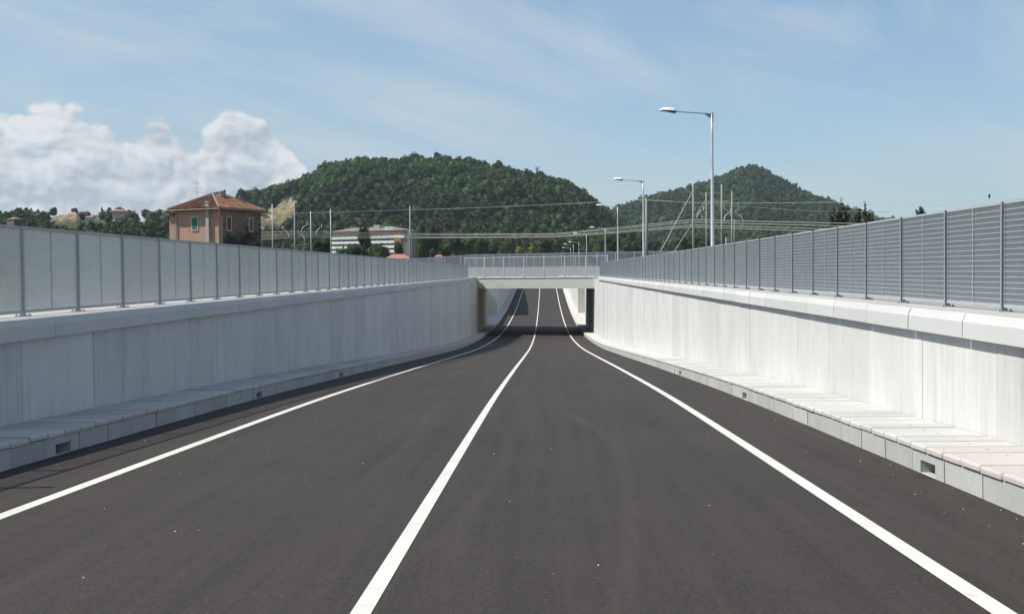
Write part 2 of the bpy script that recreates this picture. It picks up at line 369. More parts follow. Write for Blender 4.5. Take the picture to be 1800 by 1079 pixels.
for sx in (1, -1):
    w_ = empty('sidewalk', (sx * KX, 0, 0)); tag(w_, ('sunlit' if sx > 0 else 'shaded') + ' raised concrete walkway of cap slabs along the foot of the ' + ('right' if sx > 0 else 'left') + ' wall', kind='structure')
    o0 = w_.location.copy(); w_.location = (0, 0, 0)
    km = kerb_mesh(sx, 1.0); kh = kerb_mesh(sx, 1.0, (.27, .73, .135)); sm = slab_mesh(sx, 0.5, M['slab']); sp_ = slab_mesh(sx, 0.5, M['slab_pink'])
    y0 = -3 + phase[sx]
    while y0 < YK:
        yc = y0 + .5; hole = any(y0 <= d_ < y0 + 1 for d_ in drains[sx]); s_ = math.atan(float(zr(y0 + 1) - zr(y0)))
        link('kerb_block', kh if hole else km, w_, (random.uniform(-.003, .003), y0, float(zr(y0)) + random.uniform(-.002, .002)), (s_, 0, random.uniform(-.003, .003)))
        for j in range(2):
            ys = y0 + .5 * j
            pink = (sx > 0 and ys < 11.8) or (sx < 0 and 15.5 < ys < 17.2) or (random.random() < .05)
            link('cap_slab', sp_ if pink else sm, w_, (random.uniform(-.004, .003) , ys, float(zr(ys)) + random.uniform(-.001, .0015)), (s_ + random.uniform(-.002, .002), random.uniform(-.001, .001), 0))
        y0 += 1.0
    mb = MB(); mc = MB(); yy = y0
    def seg(mbx, xa, xb, ya, yb, za, zb):
        ra, rb = float(zr(ya)), float(zr(yb))
        xa, xb = sorted((sx*xa, sx*xb))
        mbx.add([(xa, ya, ra+za), (xb, ya, ra+za), (xb, yb, rb+za), (xa, yb, rb+za), (xa, ya, ra+zb), (xb, ya, ra+zb), (xb, yb, rb+zb), (xa, yb, rb+zb)],
                [(0,3,2,1), (4,5,6,7), (0,1,5,4), (1,2,6,5), (2,3,7,6), (3,0,4,7)])
    while yy < 328:
        seg(mb, KX, KX+.18, yy + .008, yy + .992, -.12, .23)
        for q in ((0, .5) if yy < 120 else (0,)):
            seg(mc, KX - .02, WX - .01, yy + q + .007, yy + q + (.493 if yy < 120 else .993), .236, .292)
        yy += 1.0
    tag(mb.build('kerb_run', M['kerb'], w_), kind='stuff', label='run of distant kerb blocks'); tag(mc.build('slab_run', M['slab'], w_), kind='stuff', label='run of distant cap slabs')
    fl = MB(); seg(fl, KX + .2, WX, -4, 328, -.1, -.05) if False else None
    for a in range(-4, 328, 4): seg(fl, KX + .16, WX, a, a + 4, -.15, .225)
    fl.build('walkway_bed', M['core'], w_)

# ------------------------------------------------------------------ retaining walls, copes
BRY = (143.0, 173.0)                         # open recess beyond the bridge
for sx, ph in ((1, 0.3), (-1, 0.49)):
    side = 'right' if sx > 0 else 'left'
    w_ = empty('retaining_wall'); tag(w_, ('bright sunlit' if sx > 0 else 'shaded grey') + ' board marked concrete retaining wall on the ' + side + ' of the road', 'wall')
    ctop = .86 if sx > 0 else .82
    mb = MB(); x0, x1 = sorted((sx*WX, sx*(WX + .3))); c = .007; L = 2.5; g_ = .008
    xf, xb = sx*WX, sx*(WX + .3)
    mb.add([(xf, g_ + c, -6), (xf + sx*c, g_, -6), (xb, g_, -6), (xb, L - g_, -6), (xf + sx*c, L - g_, -6), (xf, L - g_ - c, -6)] +
           [(xf, g_ + c, ctop), (xf + sx*c, g_, ctop), (xb, g_, ctop), (xb, L - g_, ctop), (xf + sx*c, L - g_, ctop), (xf, L - g_ - c, ctop)],
           [(0,1,2,3,4,5), (6,7,8,9,10,11)[::-1]] + [(i, (i+1) % 6, 6 + (i+1) % 6, 6 + i) for i in range(6)])
    pm = fixn(mb.mesh('wall_panel', M['wall']))
    y0 = -5 + ph
    while y0 + 2.5 < 114:
        link('wall_panel', pm, w_, (random.uniform(-.003, .003), y0, 0), (0, 0, random.uniform(-.0006, .0006))); y0 += 2.5
    ye = y0
    MB().box((min(sx*(WX+.012), sx*(WX+.32)), ye - .002, -6), (max(sx*(WX+.012), sx*(WX+.32)), 116.0, ctop), 0).build('end_panel', M['wall'], w_)
    y0 = BRY[1]
    while y0 < 326: link('wall_panel', pm, w_, (0, y0, 0)); y0 += 2.5
    MB().box((min(sx*(WX+.29), sx*(WX+.5)), -5, -6), (max(sx*(WX+.29), sx*(WX+.5)), 116, .8)).build('wall_core', M['core'], w_)
    # recess beyond the bridge: set-back wall, end face, floor
    e_ = MB(); RX = 8.6
    e_.box((min(sx*RX, sx*(RX+.4)), 139, -6), (max(sx*RX, sx*(RX+.4)), BRY[1] + .3, .95))
    e_.build('recess_wall', M['wall'], w_)
    MB().box((min(sx*(WX+.003), sx*(RX+.39)), BRY[1] - .4, -6), (max(sx*(WX+.003), sx*(RX+.39)), BRY[1] - .003, .949)).build('recess_end_face', M['abut'], w_)
    fl = MB()
    for a in np.arange(139, BRY[1] - .5, 2):
        ra, rb = float(zr(a)) + .285, float(zr(a + 2)) + .285; xa, xb = sorted((sx*(WX - .05), sx*RX))
        fl.add([(xa, a, ra), (xb, a, ra), (xb, a + 2, rb), (xa, a + 2, rb)], [(0, 1, 2, 3)])
    fl.build('recess_floor', M['slab'], w_)
    # cope: 2 m precast pieces with a bevelled upper edge
    ztop = 1.14 if sx > 0 else 1.095; zb = ctop + .004
    def cope_mesh(L, g_=.008):
        xo = 6.80
        prof = [(CX, zb), (CX, ztop - .095), (CX + .035, ztop - .004), (CX + .045, ztop), (xo, ztop), (xo, zb), (WX + .02, zb)]
        mb = MB(); mb.prism([(sx*x, z_) for x, z_ in prof], g_, L - g_)
        me = mb.mesh('cope_block', [M['cope'], M['cope_top']])
        for p_ in me.polygons:
            if abs(p_.center.z - ztop) < .001: p_.material_index = 1
        return fixn(me)
    cm = cope_mesh(2.0); y0 = (13.57 if sx > 0 else 16.34) - 20
    n_ = 0
    while y0 + 2 < (106 if sx > 0 else 112):
        link('cope_block', cm, w_, (random.uniform(-.003, .003), y0, random.uniform(-.002, .002))); y0 += 2.0
    y0 = BRY[1] + .05
    while y0 < 326: link('cope_block', cm, w_, (0, y0, 0)); y0 += 2.0

# ------------------------------------------------------------------ ground
mt, t, b = material('scrub_ground', (0.09, 0.09, 0.045), 0.95, spec=0.2); M['ground'] = mt
g = t.new('ShaderNodeNewGeometry'); P = g.outputs['Position']
n1 = t.noise(P, 0.05, 6, 0.6); n2 = t.noise(P, 3, 5, 0.7)
t.l.new(t.mix(t.maprange(n2, .35, .65, 0, 1), t.mix(t.maprange(n1, .4, .6, 0, 1), (.055, .075, .025), (.14, .115, .07)), (.09, .10, .045)), b.inputs['Base Color'])
mb = MB(); F = 9000
def gq(x0, x1, y0, y1): mb.add([(x0, y0, GZ), (x1, y0, GZ), (x1, y1, GZ), (x0, y1, GZ)], [(0, 1, 2, 3)])
for sx in (-1, 1):
    a, b_ = sorted((sx*9.0, sx*F)); gq(a, b_, -300, 330)
    a, b_ = sorted((sx*6.79, sx*9.0)); gq(a, b_, -300, 139.2); gq(a, b_, BRY[1] - .2, 330)
gq(-F, F, 330, F)
tag(mb.build('ground', M['ground'], fix=False), kind='structure', label='flat scrubby ground level with the wall tops')

# ------------------------------------------------------------------ galvanised grating fences
def grating_mesh(W, H, pitch=.062, depth=.025, rows=18, t_=.0028, mat='grate'):
    """panel in the YZ plane, bars 25 mm deep in X"""
    mb = MB(); n = int(round(W / pitch))
    for i in range(1, n):
        y_ = W * i / n; mb.add([(-depth/2, y_ - t_/2, 0), (depth/2, y_ - t_/2, 0), (depth/2, y_ + t_/2, 0), (-depth/2, y_ + t_/2, 0), (-depth/2, y_ - t_/2, H), (depth/2, y_ - t_/2, H), (depth/2, y_ + t_/2, H), (-depth/2, y_ + t_/2, H)],
                                       [(0,1,5,4), (1,2,6,5), (2,3,7,6), (3,0,4,7)])
    for j in range(1, rows):
        z_ = H * j / rows; r = .0027; xc = -depth/2
        mb.add([(xc - r, 0, z_ - r), (xc + r, 0, z_ - r), (xc + r, 0, z_ + r), (xc - r, 0, z_ + r), (xc - r, W, z_ - r), (xc + r, W, z_ - r), (xc + r, W, z_ + r), (xc - r, W, z_ + r)],
               [(0,1,5,4), (1,2,6,5), (2,3,7,6), (3,0,4,7)])
    return mb.mesh('grating', M[mat])
def frame_mesh(W, H, mull=True):
    mb = MB(); d_ = .016; s_ = .034
    mb.box((-d_, 0, 0), (d_, W, s_*1.15)).box((-d_, 0, H - s_*.8), (d_, W, H)).box((-d_ + .001, .0, s_*1.15), (d_ - .001, .012, H - s_*.8)).box((-d_ + .001, W - .012, s_*1.15), (d_ - .001, W, H - s_*.8))
    if mull: mb.box((-d_ - .003, W/2 - .009, s_*1.15), (-d_/2 + .004, W/2 + .009, H - s_*.8))
    return fixn(mb.mesh('panel_frame', M['frame']))
def post_mesh(H):
    mb = MB(); mb.box((-.034, -.006, .008), (.034, .006, H)).box((-.040, -.020, .008), (-.034, .020, H)); return fixn(mb.mesh('post', M['post']))
def plate_mesh():
    mb = MB(); mb.box((-.10, -.085, -.004), (.07, .085, .010))
    for a in (-.078, .052):
        for q in (-.062, .062): mb.tube([(a, q, .010), (a, q, .030)], .011, 6)
    return fixn(mb.mesh('base_plate', M['galv']))
PLATE = plate_mesh()
def fence(name_label, pts, Hf, meshes, flip=False, label=None, extra=None):
    """pts: list of post base points; panels between consecutive posts, with the rod side towards the road"""
    f_ = empty('grating_fence', (0, 0, 0)); tag(f_, label, 'fence')
    gm, fm, pm, W = meshes
    for i, p in enumerate(pts):
        nx = pts[min(i + 1, len(pts) - 1)]; pv = pts[max(i - 1, 0)]
        dx_, dy2 = nx[0] - pv[0], nx[1] - pv[1]; rz = math.atan2(-dx_, dy2)
        if flip: rz += PI
        po = link('post', pm, f_, p, (random.uniform(-.003, .003), random.uniform(-.004, .004), rz)); link('base_plate', PLATE, po)
        if i < len(pts) - 1:
            L = math.hypot(nx[0] - p[0], nx[1] - p[1]); rz2 = math.atan2(-(nx[0] - p[0]), nx[1] - p[1]); pitch = math.atan2(nx[2] - p[2], L)
            base = Vector(p); dirv = Vector(((nx[0]-p[0]) / L, (nx[1]-p[1]) / L, 0))
            if flip: base = Vector(nx); dirv = -dirv; rz2 += PI; pitch = -pitch
            fr = link('panel_frame', fm, f_, base + dirv * ((L - W) / 2) + Vector((0, 0, .045)), (pitch, 0, rz2))
            gr_ = link('grating', gm, fr, (0, .012, .03)); gr_['kind'] = 'stuff'
    return f_
HF = 1.25
mR = (grating_mesh(1.945 - .05 - .024, HF - .045 - .06), frame_mesh(1.945 - .05, HF - .045), post_mesh(HF), 1.945 - .05)
mL = (grating_mesh(2.0 - .05 - .024, HF - .045 - .06), frame_mesh(2.0 - .05, HF - .045), post_mesh(HF), 2.0 - .05)
ptsR = [(FX, 13.93 + 1.945 * i, 1.143) for i in range(-9, 52)]
ptsL = [(-FX, 16.67 + 2.0 * i, 1.098) for i in range(-10, 50)]
fence('', ptsR, HF, mR, False, 'galvanised grating fence along the top of the sunlit right wall')
fence('', ptsL, HF, mL, True, 'galvanised grating fence along the top of the shaded left wall')
# one taller stay post just outside the frame, whose shadow crosses the kerbside
tp = tag(link('fence_end_post', fixn(MB().box((-.035, -.035, 0), (.035, .035, 1.72)).mesh('fence_end_post', M['galv'])), None, (-FX + .02, 11.35, 1.095)), 'tall galvanised post standing on the left wall by the first fence panels', 'post')

# ------------------------------------------------------------------ bridge (skewed overpass)
SK = -0.56
FY, BY = 118.25, 140.0
def bl_(x, y0): return y0 + SK * x
br = empty('overpass_bridge', (0, 118, 0)); br.location = (0, 0, 0); tag(br, 'low concrete overpass crossing above the dip in the road', 'bridge')
def skbox(mb, x0, x1, ya, yb, z0, z1, mi=0):
    mb.add([(x0, bl_(x0, ya), z0), (x1, bl_(x1, ya), z0), (x1, bl_(x1, yb), z0), (x0, bl_(x0, yb), z0), (x0, bl_(x0, ya), z1), (x1, bl_(x1, ya), z1), (x1, bl_(x1, yb), z1), (x0, bl_(x0, yb), z1)],
           [(0,3,2,1), (4,5,6,7), (0,1,5,4), (1,2,6,5), (2,3,7,6), (3,0,4,7)], mi); return mb
skbox(MB(), -6.4, 6.4, FY, BY, -0.01, 1.01).build('girder', M['beam'], br)
skbox(MB(), -7.0, 7.0, FY + .02, BY + .3, 1.012, 1.029).build('drip_gap', M['core'], br)
skbox(MB(), -7.4, 7.6, FY - .07, FY + .50, 1.03, 1.165).build('edge_ledge', M['white_ledge'], br)
skbox(MB(), -60, 60, FY + .51, BY + .2, 1.0, 1.10).build('deck', M['asphalt'], br)
mb = MB()
# far parapet, in 1.85 m lengths
pw = fixn(skbox(MB(), 0, 2.2, 0, .25, 0, 1.0).mesh('parapet_block', M['deckgrey']))
for i in range(-12, 13):
    x_ = i * 2.22; link('parapet_block', pw, br, (x_, bl_(x_, BY - .3), 1.17))
for sx in (-1, 1):
    a, b_ = sorted((sx*WX, sx*(WX + .5)))
    ya = 112.9 if sx < 0 else 115.9
    if sx > 0: mbx = MB().box((a, ya, -6), (b_, 143, 0.9))
    else: mbx = MB().box((a + .03, ya, -6), (b_ + .03, 143, .94)); mbx.box((a + .03, ya, .943), (b_ + .025, 121.2, 1.16))
    mbx.build('abutment', M['abut'] if sx < 0 else M['wall'], br)
    MB().box((min(sx*(WX+.01), sx*8.99), 139.0, -6), (max(sx*(WX+.01), sx*8.99), 142.99, .9)).build('wing_wall', M['wall'], br)
# bearing pier cap on the left wall corner
MB().box((-6.5, 117.5, .60), (-5.74, 120.9, 1.0)).build('bearing_block', M['cope'], br)

HB = 1.95
WBp = 2.0 * math.hypot(1, SK)
def bridge_meshes(W, H, pitch=.062, t_=.003, fm='galv', gm='grate'):
    mb = MB(); d_ = .02
    mb.box((-d_, 0, 0), (d_, W, .05)).box((-d_, 0, H - .06), (d_, W, H)).box((-d_, 0, .05), (d_, .02, H - .06)).box((-d_, W - .02, .05), (d_, W, H - .06)).box((-d_, W/2 - .012, .05), (d_ * .5, W/2 + .012, H - .06))
    pm = MB(); pm.box((-.045, -.035, 0), (.045, .035, H + .09))
    return (grating_mesh(W - .05, H - .10, rows=26, t_=t_, pitch=pitch, mat=gm), fixn(mb.mesh('panel_frame', M[fm])), fixn(pm.mesh('post', M[fm])), W)
mB = bridge_meshes(WBp - .08, 1.9, fm='pole')
pf = [(x_, bl_(x_, FY) , 1.172) for x_ in [-7.0 + 2.0 * i for i in range(8)]]
f1 = fence('', pf, HB, mB, True, 'open grating railing along the near edge of the overpass')
rise = lambda x_: 2.175 - max(0, -x_ - 7) * .045
mBk = bridge_meshes(WBp - .08, 1.5, .034, .0085, 'galv', 'post')
pb = [(x_, bl_(x_, BY - .18), rise(x_)) for x_ in [-23.0 + 2.0 * i for i in range(23)]]
f2 = fence('', pb, 1.5, mBk, True, 'grating fence on the far grey parapet of the overpass')
# return pieces at both ends of the near railing
fx = MB().box((-.20, -.16, -.08), (.18, .16, .30)).build('junction_box', M['white']); fx.location = (5.83, 114.6, 1.0)
tag(fx, 'small white box on the corner where the right wall meets the overpass', 'box')

# ------------------------------------------------------------------ street lamps
def lamp_proto():
    r_ = empty('street_lamp')
    mb = MB(); mb.tube([(0, 0, 0), (0, 0, .9), (0, 0, .92), (0, 0, 5.9), (0, 0, 6.7)], [.085, .083, .075, .048, .036], 12).build('pole', M['pole'], r_, True, False)
    mb = MB(); mb.tube([(0.012, 0, 6.35), (0.012, 0, 6.73)], .044, 10)
    mb.tube([(0, 0, 6.69), (-1.38, 0, 6.80)], [.026, .022], 8)
    mb.add([(-.03, -.006, 6.50), (-.03, .006, 6.50), (-.30, -.006, 6.70), (-.30, .006, 6.70), (-.03, -.006, 6.69), (-.03, .006, 6.69)], [(0,2,4), (1,5,3), (0,1,3,2), (2,3,5,4), (0,4,5,1)])
    mb.build('arm', M['galv'], r_)
    # head: 0.58 m long, from x=-1.36 to -1.95
    x0, x1 = -1.36, -1.955; n = 12; k = 10
    def body(zf, zs, wf, mat, nm, par):
        vs = []; fs = []
        for i in range(n + 1):
            s = i / n; x = x0 + (x1 - x0) * s
            w = wf(s); h = zf(s); zc = 6.80 + .055 * s
            for j in range(k + 1):
                a = PI * j / k; vs.append((x, math.cos(a) * w, zc + zs * math.sin(a) * h))
        for i in range(n):
            for j in range(k): fs.append((i*(k+1)+j, i*(k+1)+j+1, (i+1)*(k+1)+j+1, (i+1)*(k+1)+j))
        fs.append(tuple(range(k+1))); fs.append(tuple(n*(k+1)+j for j in range(k+1)))
        return MB().add(vs, fs).build(nm, mat, par, True)
    wf = lambda s: .155 * math.sqrt(max(0.0, 1 - (abs(s - .42) / .60) ** 2.6)) + .004
    hs = body(lambda s: .125 * (max(0.0, 1 - (abs(s - .36) / .66) ** 2.2)) ** .6 + .004, 1, lambda s: wf(s), M['white'], 'lamp_head', r_)
    hb = body(lambda s: .018 + .062 * (1 - s) ** .8, -1, lambda s: wf(s) * .97 if s < .98 else .01, M['dark'], 'lower_housing', hs)
    body(lambda s: .035 + .058 * (1 - s) ** 1.2 * min(1, s * 2.2) if .25 < s < .95 else .003, -1, lambda s: wf(s) * .80 if .2 < s < .97 else .004, M['lens'], 'lamp_glass', hs)
    return r_
def kids(o): return [q for q in bpy.data.objects if q.parent is o]
def copy_tree(o, parent=None):
    c_ = o.copy(); C.objects.link(c_); c_.parent = parent
    for ch in kids(o): copy_tree(ch, c_)
    return c_
lampspec = [(1251.5, 199, 45.5, 'tallest and nearest street lamp rising above the right fence'),
            (1130.5, 318, 80, 'street lamp beside the thick concrete pole, second nearest'),
            (1085.5, 363, 111, 'third nearest street lamp, standing just behind the right fence'),
            (1063.8, 401, 167, 'street lamp above the right end of the overpass railing, taller than those left of it'),
            (1031, 412, 194, 'street lamp seen through the overpass railing, right of the three smallest'),
            (1017.4, 426.6, 250, 'rightmost of the three smallest far street lamps'),
            (1008, 430.3, 266, 'middle one of the three smallest far street lamps'),
            (1003, 436, 305, 'leftmost and lowest of the three smallest far street lamps')]
proto = lamp_proto(); alllamps = []
for i, (px, py, Y, lb) in enumerate(lampspec):
    o = proto if i == 0 else copy_tree(proto); p = at(px, py, Y); o.location = (p[0], Y, p[2] - 6.72); tag(o, lb, 'street lamp', 'street lamps along the right side of the road')
    o.scale = (1, 1, 1) if i < 3 else (1.1, 1.1, 1)

# ------------------------------------------------------------------ railway masts, poles and wires
def mast(px, ytop, Y, r, label, cat='mast', nm='railway_mast', mat='mast', brackets=(), H=None, taper=.72):
    p = at(px, ytop, Y); base = GZ - .2; h = p[2] - base
    e = empty(nm, (p[0], Y, base)); tag(e, label, cat)
    r = r * .78; MB().tube([(0, 0, 0), (0, 0, h)], [r, r * taper], 8).build('pole', M[mat], e, True, False)
    for (sx, zt, ln) in brackets:
        mb = MB(); z0 = h - zt
        mb.tube([(0, 0, z0), (sx*ln, 0, z0 + .12)], .015, 6); mb.tube([(0, 0, z0 - .75), (sx*ln*.55, 0, z0 - .72)], .012, 6)
        mb.build('cantilever', M['galv'], e)
        mb = MB(); x_ = sx*ln; mb.tube([(x_, 0, z0 + .30), (x_, 0, z0 + .05), (x_ + sx*.03, 0, z0 - .10)], [.035, .04, .03], 6)
        mb.tube([(x_ + sx*.15, 0, z0 - .08), (x_ + sx*.45, 0, z0 - .32), (x_ + sx*.60, 0, z0 - .62), (x_ + sx*.62, 0, z0 - .85)], [.02, .035, .035, .02], 6)
        mb.build('insulator', M['insul'], e)
    return e
mast(478.5, 359, 128, .11, 'leftmost slim mast beside the old house', brackets=((1, 2.6, 1.1),), mat='galv')
mast(517.5, 358, 120, .13, 'concrete mast second from the old house with wires fixed halfway', brackets=((1, 2.9, .35),))
mast(546, 371, 134, .10, 'third slim mast from the old house, between two taller ones', brackets=((-1, 1.5, .45),), mat='galv')
mast(581, 368, 131, .10, 'slim mast just left of the white hospital block, with a cantilever', brackets=((-1, 1.9, 1.0),), mat='galv')
mast(720.5, 362, 125, .16, 'tall pale concrete pole standing in front of the white block', 'pole', 'utility_pole', taper=.55)
mast(1136, 348, 92, .17, 'thick grey concrete pole directly behind the second street lamp', 'pole', 'utility_pole', taper=.62)
mast(1218.5, 325, 98, .13, 'mast held by two slanting guy wires, leftmost of the right hand group', brackets=((1, 2.0, .12),))
mast(1241.5, 338, 108, .12, 'mast just left of the nearest street lamp', brackets=((-1, 1.5, .22),))
mast(1268.5, 324, 98, .13, 'mast just right of the nearest street lamp', brackets=((1, 2.0, .2),))
mast(1286.5, 336, 107, .12, 'rightmost tall mast of the right hand group with insulators', brackets=((-1, 1.8, .1), (1, 1.9, .35)))
mast(1290.5, 384, 112, .06, 'short thin post beside the rightmost tall mast', 'post', 'thin_post')
mast(1276.5, 417, 95, .10, 'stub of a pale post just above the right fence top', 'post', 'short_post')
mast(1739, 346, 60, .02, 'thin rod with a small dark weather sensor on top above the right fence', 'sensor', 'sensor_mast', 'galv')
so = kids(bpy.data.objects['sensor_mast'])[0]
hh = at(1739, 346, 60)[2] - (GZ - .2)
MB().tube([(0, 0, hh - .08), (0, 0, hh), (0, 0, hh + .10), (0, 0, hh + .13)], [.02, .05, .06, .02], 8).build('sensor_head', M['dark'], bpy.data.objects['sensor_mast'], True, False)

def wire(pts, label, r=.016, sag=0.0, grp=None):
    P_ = [Vector(at(*q)) for q in pts]; out = []
    for i in range(len(P_) - 1):
        n = 10
        for k_ in range(n + (i == len(P_) - 2)):
            s = k_ / n; q = P_[i].lerp(P_[i+1], s); L = (P_[i+1] - P_[i]).length; q.z -= sag * L * L * s * (1 - s); out.append(q)
    o = MB().tube(out, r, 5).build('overhead_wire', M['wire'], None, True, False); tag(o, label, 'wire', grp)
wire([(300, 372, 150), (478, 376, 128), (720, 369, 125), (1135, 351, 92), (1420, 371, 92), (1560, 372, 92)], 'single thin wire running over the top of the two concrete poles', .013, .00020)
wire([(1135, 352, 92), (1420, 356, 60), (1800, 349, 42)], 'thin wire crossing the sky above the right fence', .008, 0.0004)
wire([(1480, 362, 70), (1800, 356, 45)], 'lower of the two thin wires in the sky above the right fence', .007, 0.0004)
F4 = [((330, 412, 128), (517, 407.2, 120), (720, 411, 125), (975, 411, 118), (1218, 386.5, 98), (1500, 393, 90), (1700, 400, 85)),
      ((330, 418, 128), (517, 410.6, 120), (720, 413.6, 125), (975, 412.6, 118), (1218, 390.5, 98), (1500, 398, 90), (1700, 405, 85)),
      ((330, 424, 128), (517, 413.6, 120), (720, 417.2, 125), (975, 415.5, 118), (1218, 395.5, 98), (1500, 404, 90), (1700, 411, 85)),
      ((330, 429, 128), (517, 417.2, 120), (720, 418.6, 125), (975, 417, 118), (1218, 399, 98), (1500, 409, 90), (1700, 416, 85))]
for q, lb in zip(F4, ('uppermost', 'second', 'third', 'lowest')): wire(q, lb + ' of the four parallel cables strung across in front of the hill', .021, .00008, 'four parallel cables')
wire([(1217, 337, 98), (1160, 444, 88)], 'long slanting guy wire from the top of the guyed mast', .03)
wire([(1218, 391, 98), (1186, 441, 90)], 'short slanting guy wire from halfway up the guyed mast', .026)
wire([(1240, 352, 108), (1222, 380, 98)], 'short slanting tie between the two leftmost right hand masts', .022)
wire([(1218, 340, 98), (1268, 340, 98)], 'level span wire joining the two tallest right hand masts', .018)
wire([(1241, 354, 108), (1286, 354, 107)], 'lower level span wire joining the two shorter right hand masts', .016)

# ------------------------------------------------------------------ foliage
def foliage_mat(name, c_dark, c_light, attr=True):
    mt, t, b = material(name, c_light, 0.75, spec=0.25)
    g = t.new('ShaderNodeNewGeometry'); P = g.outputs['Position']
    n = t.noise(P, 0.45, 4, 0.6); isl = g.outputs['Random Per Island']
    k = t.math('ADD', t.math('MULTIPLY', n, 0.6), t.math('MULTIPLY', isl, 0.4))
    col = t.mix(t.maprange(k, .25, .75, 0, 1), c_dark, c_light)
    if attr:
        a = t.new('ShaderNodeAttribute'); a.attribute_name = 'tint'; col = t.mix(1.0, col, a.outputs['Color'], 'MULTIPLY')
    else:
        oi = t.new('ShaderNodeObjectInfo'); col = t.mix(1.0, col, t.ramp(oi.outputs['Random'], [(0, (.75, .85, .8)), (.5, (1, 1, .9)), (1, (1.3, 1.2, .85))]), 'MULTIPLY')
    t.l.new(col, b.inputs['Base Color'])
    tr = t.new('ShaderNodeBsdfTranslucent'); t.l.new(t.mix(1.0, col, (1.3, 1.5, .6), 'MULTIPLY'), tr.inputs['Color'])
    ms = t.new('ShaderNodeMixShader'); ms.inputs[0].default_value = .22
    out = t.n['Material Output']; t.l.new(b.outputs[0], ms.inputs[1]); t.l.new(tr.outputs[0], ms.inputs[2]); t.l.new(ms.outputs[0], out.inputs['Surface'])
    return mt
M['forest'] = foliage_mat('forest_foliage', (.013, .033, .008), (.046, .088, .019))
M['leaf'] = foliage_mat('tree_foliage', (.012, .028, .008), (.045, .078, .018), False)
M['leaf_dark'] = foliage_mat('dark_foliage', (.009, .019, .008), (.026, .040, .015), False)
M['leaf_yellow'] = foliage_mat('yellow_foliage', (.09, .10, .02), (.22, .19, .04), False)
M['bark'] = material('bark', (.10, .08, .06), .9)[0]

def ico():
    p = (1 + 5 ** .5) / 2; v = np.array([(-1, p, 0), (1, p, 0), (-1, -p, 0), (1, -p, 0), (0, -1, p), (0, 1, p), (0, -1, -p), (0, 1, -p), (p, 0, -1), (p, 0, 1), (-p, 0, -1), (-p, 0, 1)], float)
    f_ = [(0,11,5),(0,5,1),(0,1,7),(0,7,10),(0,10,11),(1,5,9),(5,11,4),(11,10,2),(10,7,6),(7,1,8),(3,9,4),(3,4,2),(3,2,6),(3,6,8),(3,8,9),(4,9,5),(2,4,11),(6,2,10),(8,6,7),(9,8,1)]
    v /= np.linalg.norm(v[0]); return v, np.array(f_)
def subdiv(v, f_):
    v = list(map(tuple, v)); cache = {}; out = []
    def mid(a, b):
        k_ = (min(a, b), max(a, b))
        if k_ not in cache:
            q = (np.array(v[a]) + np.array(v[b])) / 2; q /= np.linalg.norm(q); cache[k_] = len(v); v.append(tuple(q))
        return cache[k_]
    for a, b, c_ in f_:
        ab, bc, ca = mid(a, b), mid(b, c_), mid(c_, a); out += [(a, ab, ca), (b, bc, ab), (c_, ca, bc), (ab, bc, ca)]
    return np.array(v), np.array(out)
ICO0 = ico(); ICO1 = subdiv(*ICO0)
def crown(r_, lobes, leaves, leaf, hz=1.0, seed=0, base=ICO1, spiky=0.0):
    """unit crown (radius about 1): ragged lobes plus loose leaf clumps; triangles"""
    g_ = np.random.default_rng(seed); V = []; Fc = []; n = 0
    bv, bf = base
    cs = []
    for i in range(lobes):
        a = g_.uniform(0, 2*PI); rr = g_.uniform(.1, .58) if i else 0
        c_ = np.array([math.cos(a)*rr, math.sin(a)*rr, g_.uniform(-.45, .55)*hz]); s = g_.uniform(.36, .62) if i else .62
        cs.append((c_, s)); v = bv * (1 + g_.normal(0, .17, (len(bv), 1))) * s * np.array([1, 1, .9*hz]) + c_
        V.append(v); Fc.append(bf + n); n += len(v)
    for i in range(leaves):
        c_, s = cs[g_.integers(len(cs))]; d_ = g_.normal(0, 1, 3); d_ /= np.linalg.norm(d_)
        p = c_ + d_ * s * np.array([1, 1, hz]) * g_.uniform(.85, 1.28)
        a = g_.normal(0, 1, 3); a /= np.linalg.norm(a); b_ = np.cross(a, d_ + .01); b_ /= np.linalg.norm(b_); L = leaf * g_.uniform(.6, 1.5)
        V.append(np.array([p - a*L*.5, p + a*L*.5 + b_*L*.15, p + b_*L*.9])); Fc.append(np.array([[n, n+1, n+2]])); n += 3
    return np.vstack(V), np.vstack(Fc)

def np_mesh(name, V, Fc, mats, tint=None):
    me = bpy.data.meshes.new(name); me.vertices.add(len(V)); me.vertices.foreach_set('co', V.astype(np.float32).ravel())
    me.loops.add(len(Fc) * 3); me.loops.foreach_set('vertex_index', Fc.astype(np.int32).ravel())
    me.polygons.add(len(Fc)); me.polygons.foreach_set('loop_start', np.arange(0, len(Fc) * 3, 3, dtype=np.int32))
    try: me.polygons.foreach_set('loop_total', np.full(len(Fc), 3, dtype=np.int32))
    except Exception: pass
    me.update(calc_edges=True); me.validate()
    for q in (mats if isinstance(mats, (list, tuple)) else [mats]): me.materials.append(q)
    if tint is not None:
        ca = me.color_attributes.new('tint', 'FLOAT_COLOR', 'POINT'); ca.data.foreach_set('color', np.hstack([tint, np.ones((len(tint), 1))]).astype(np.float32).ravel())
    return me

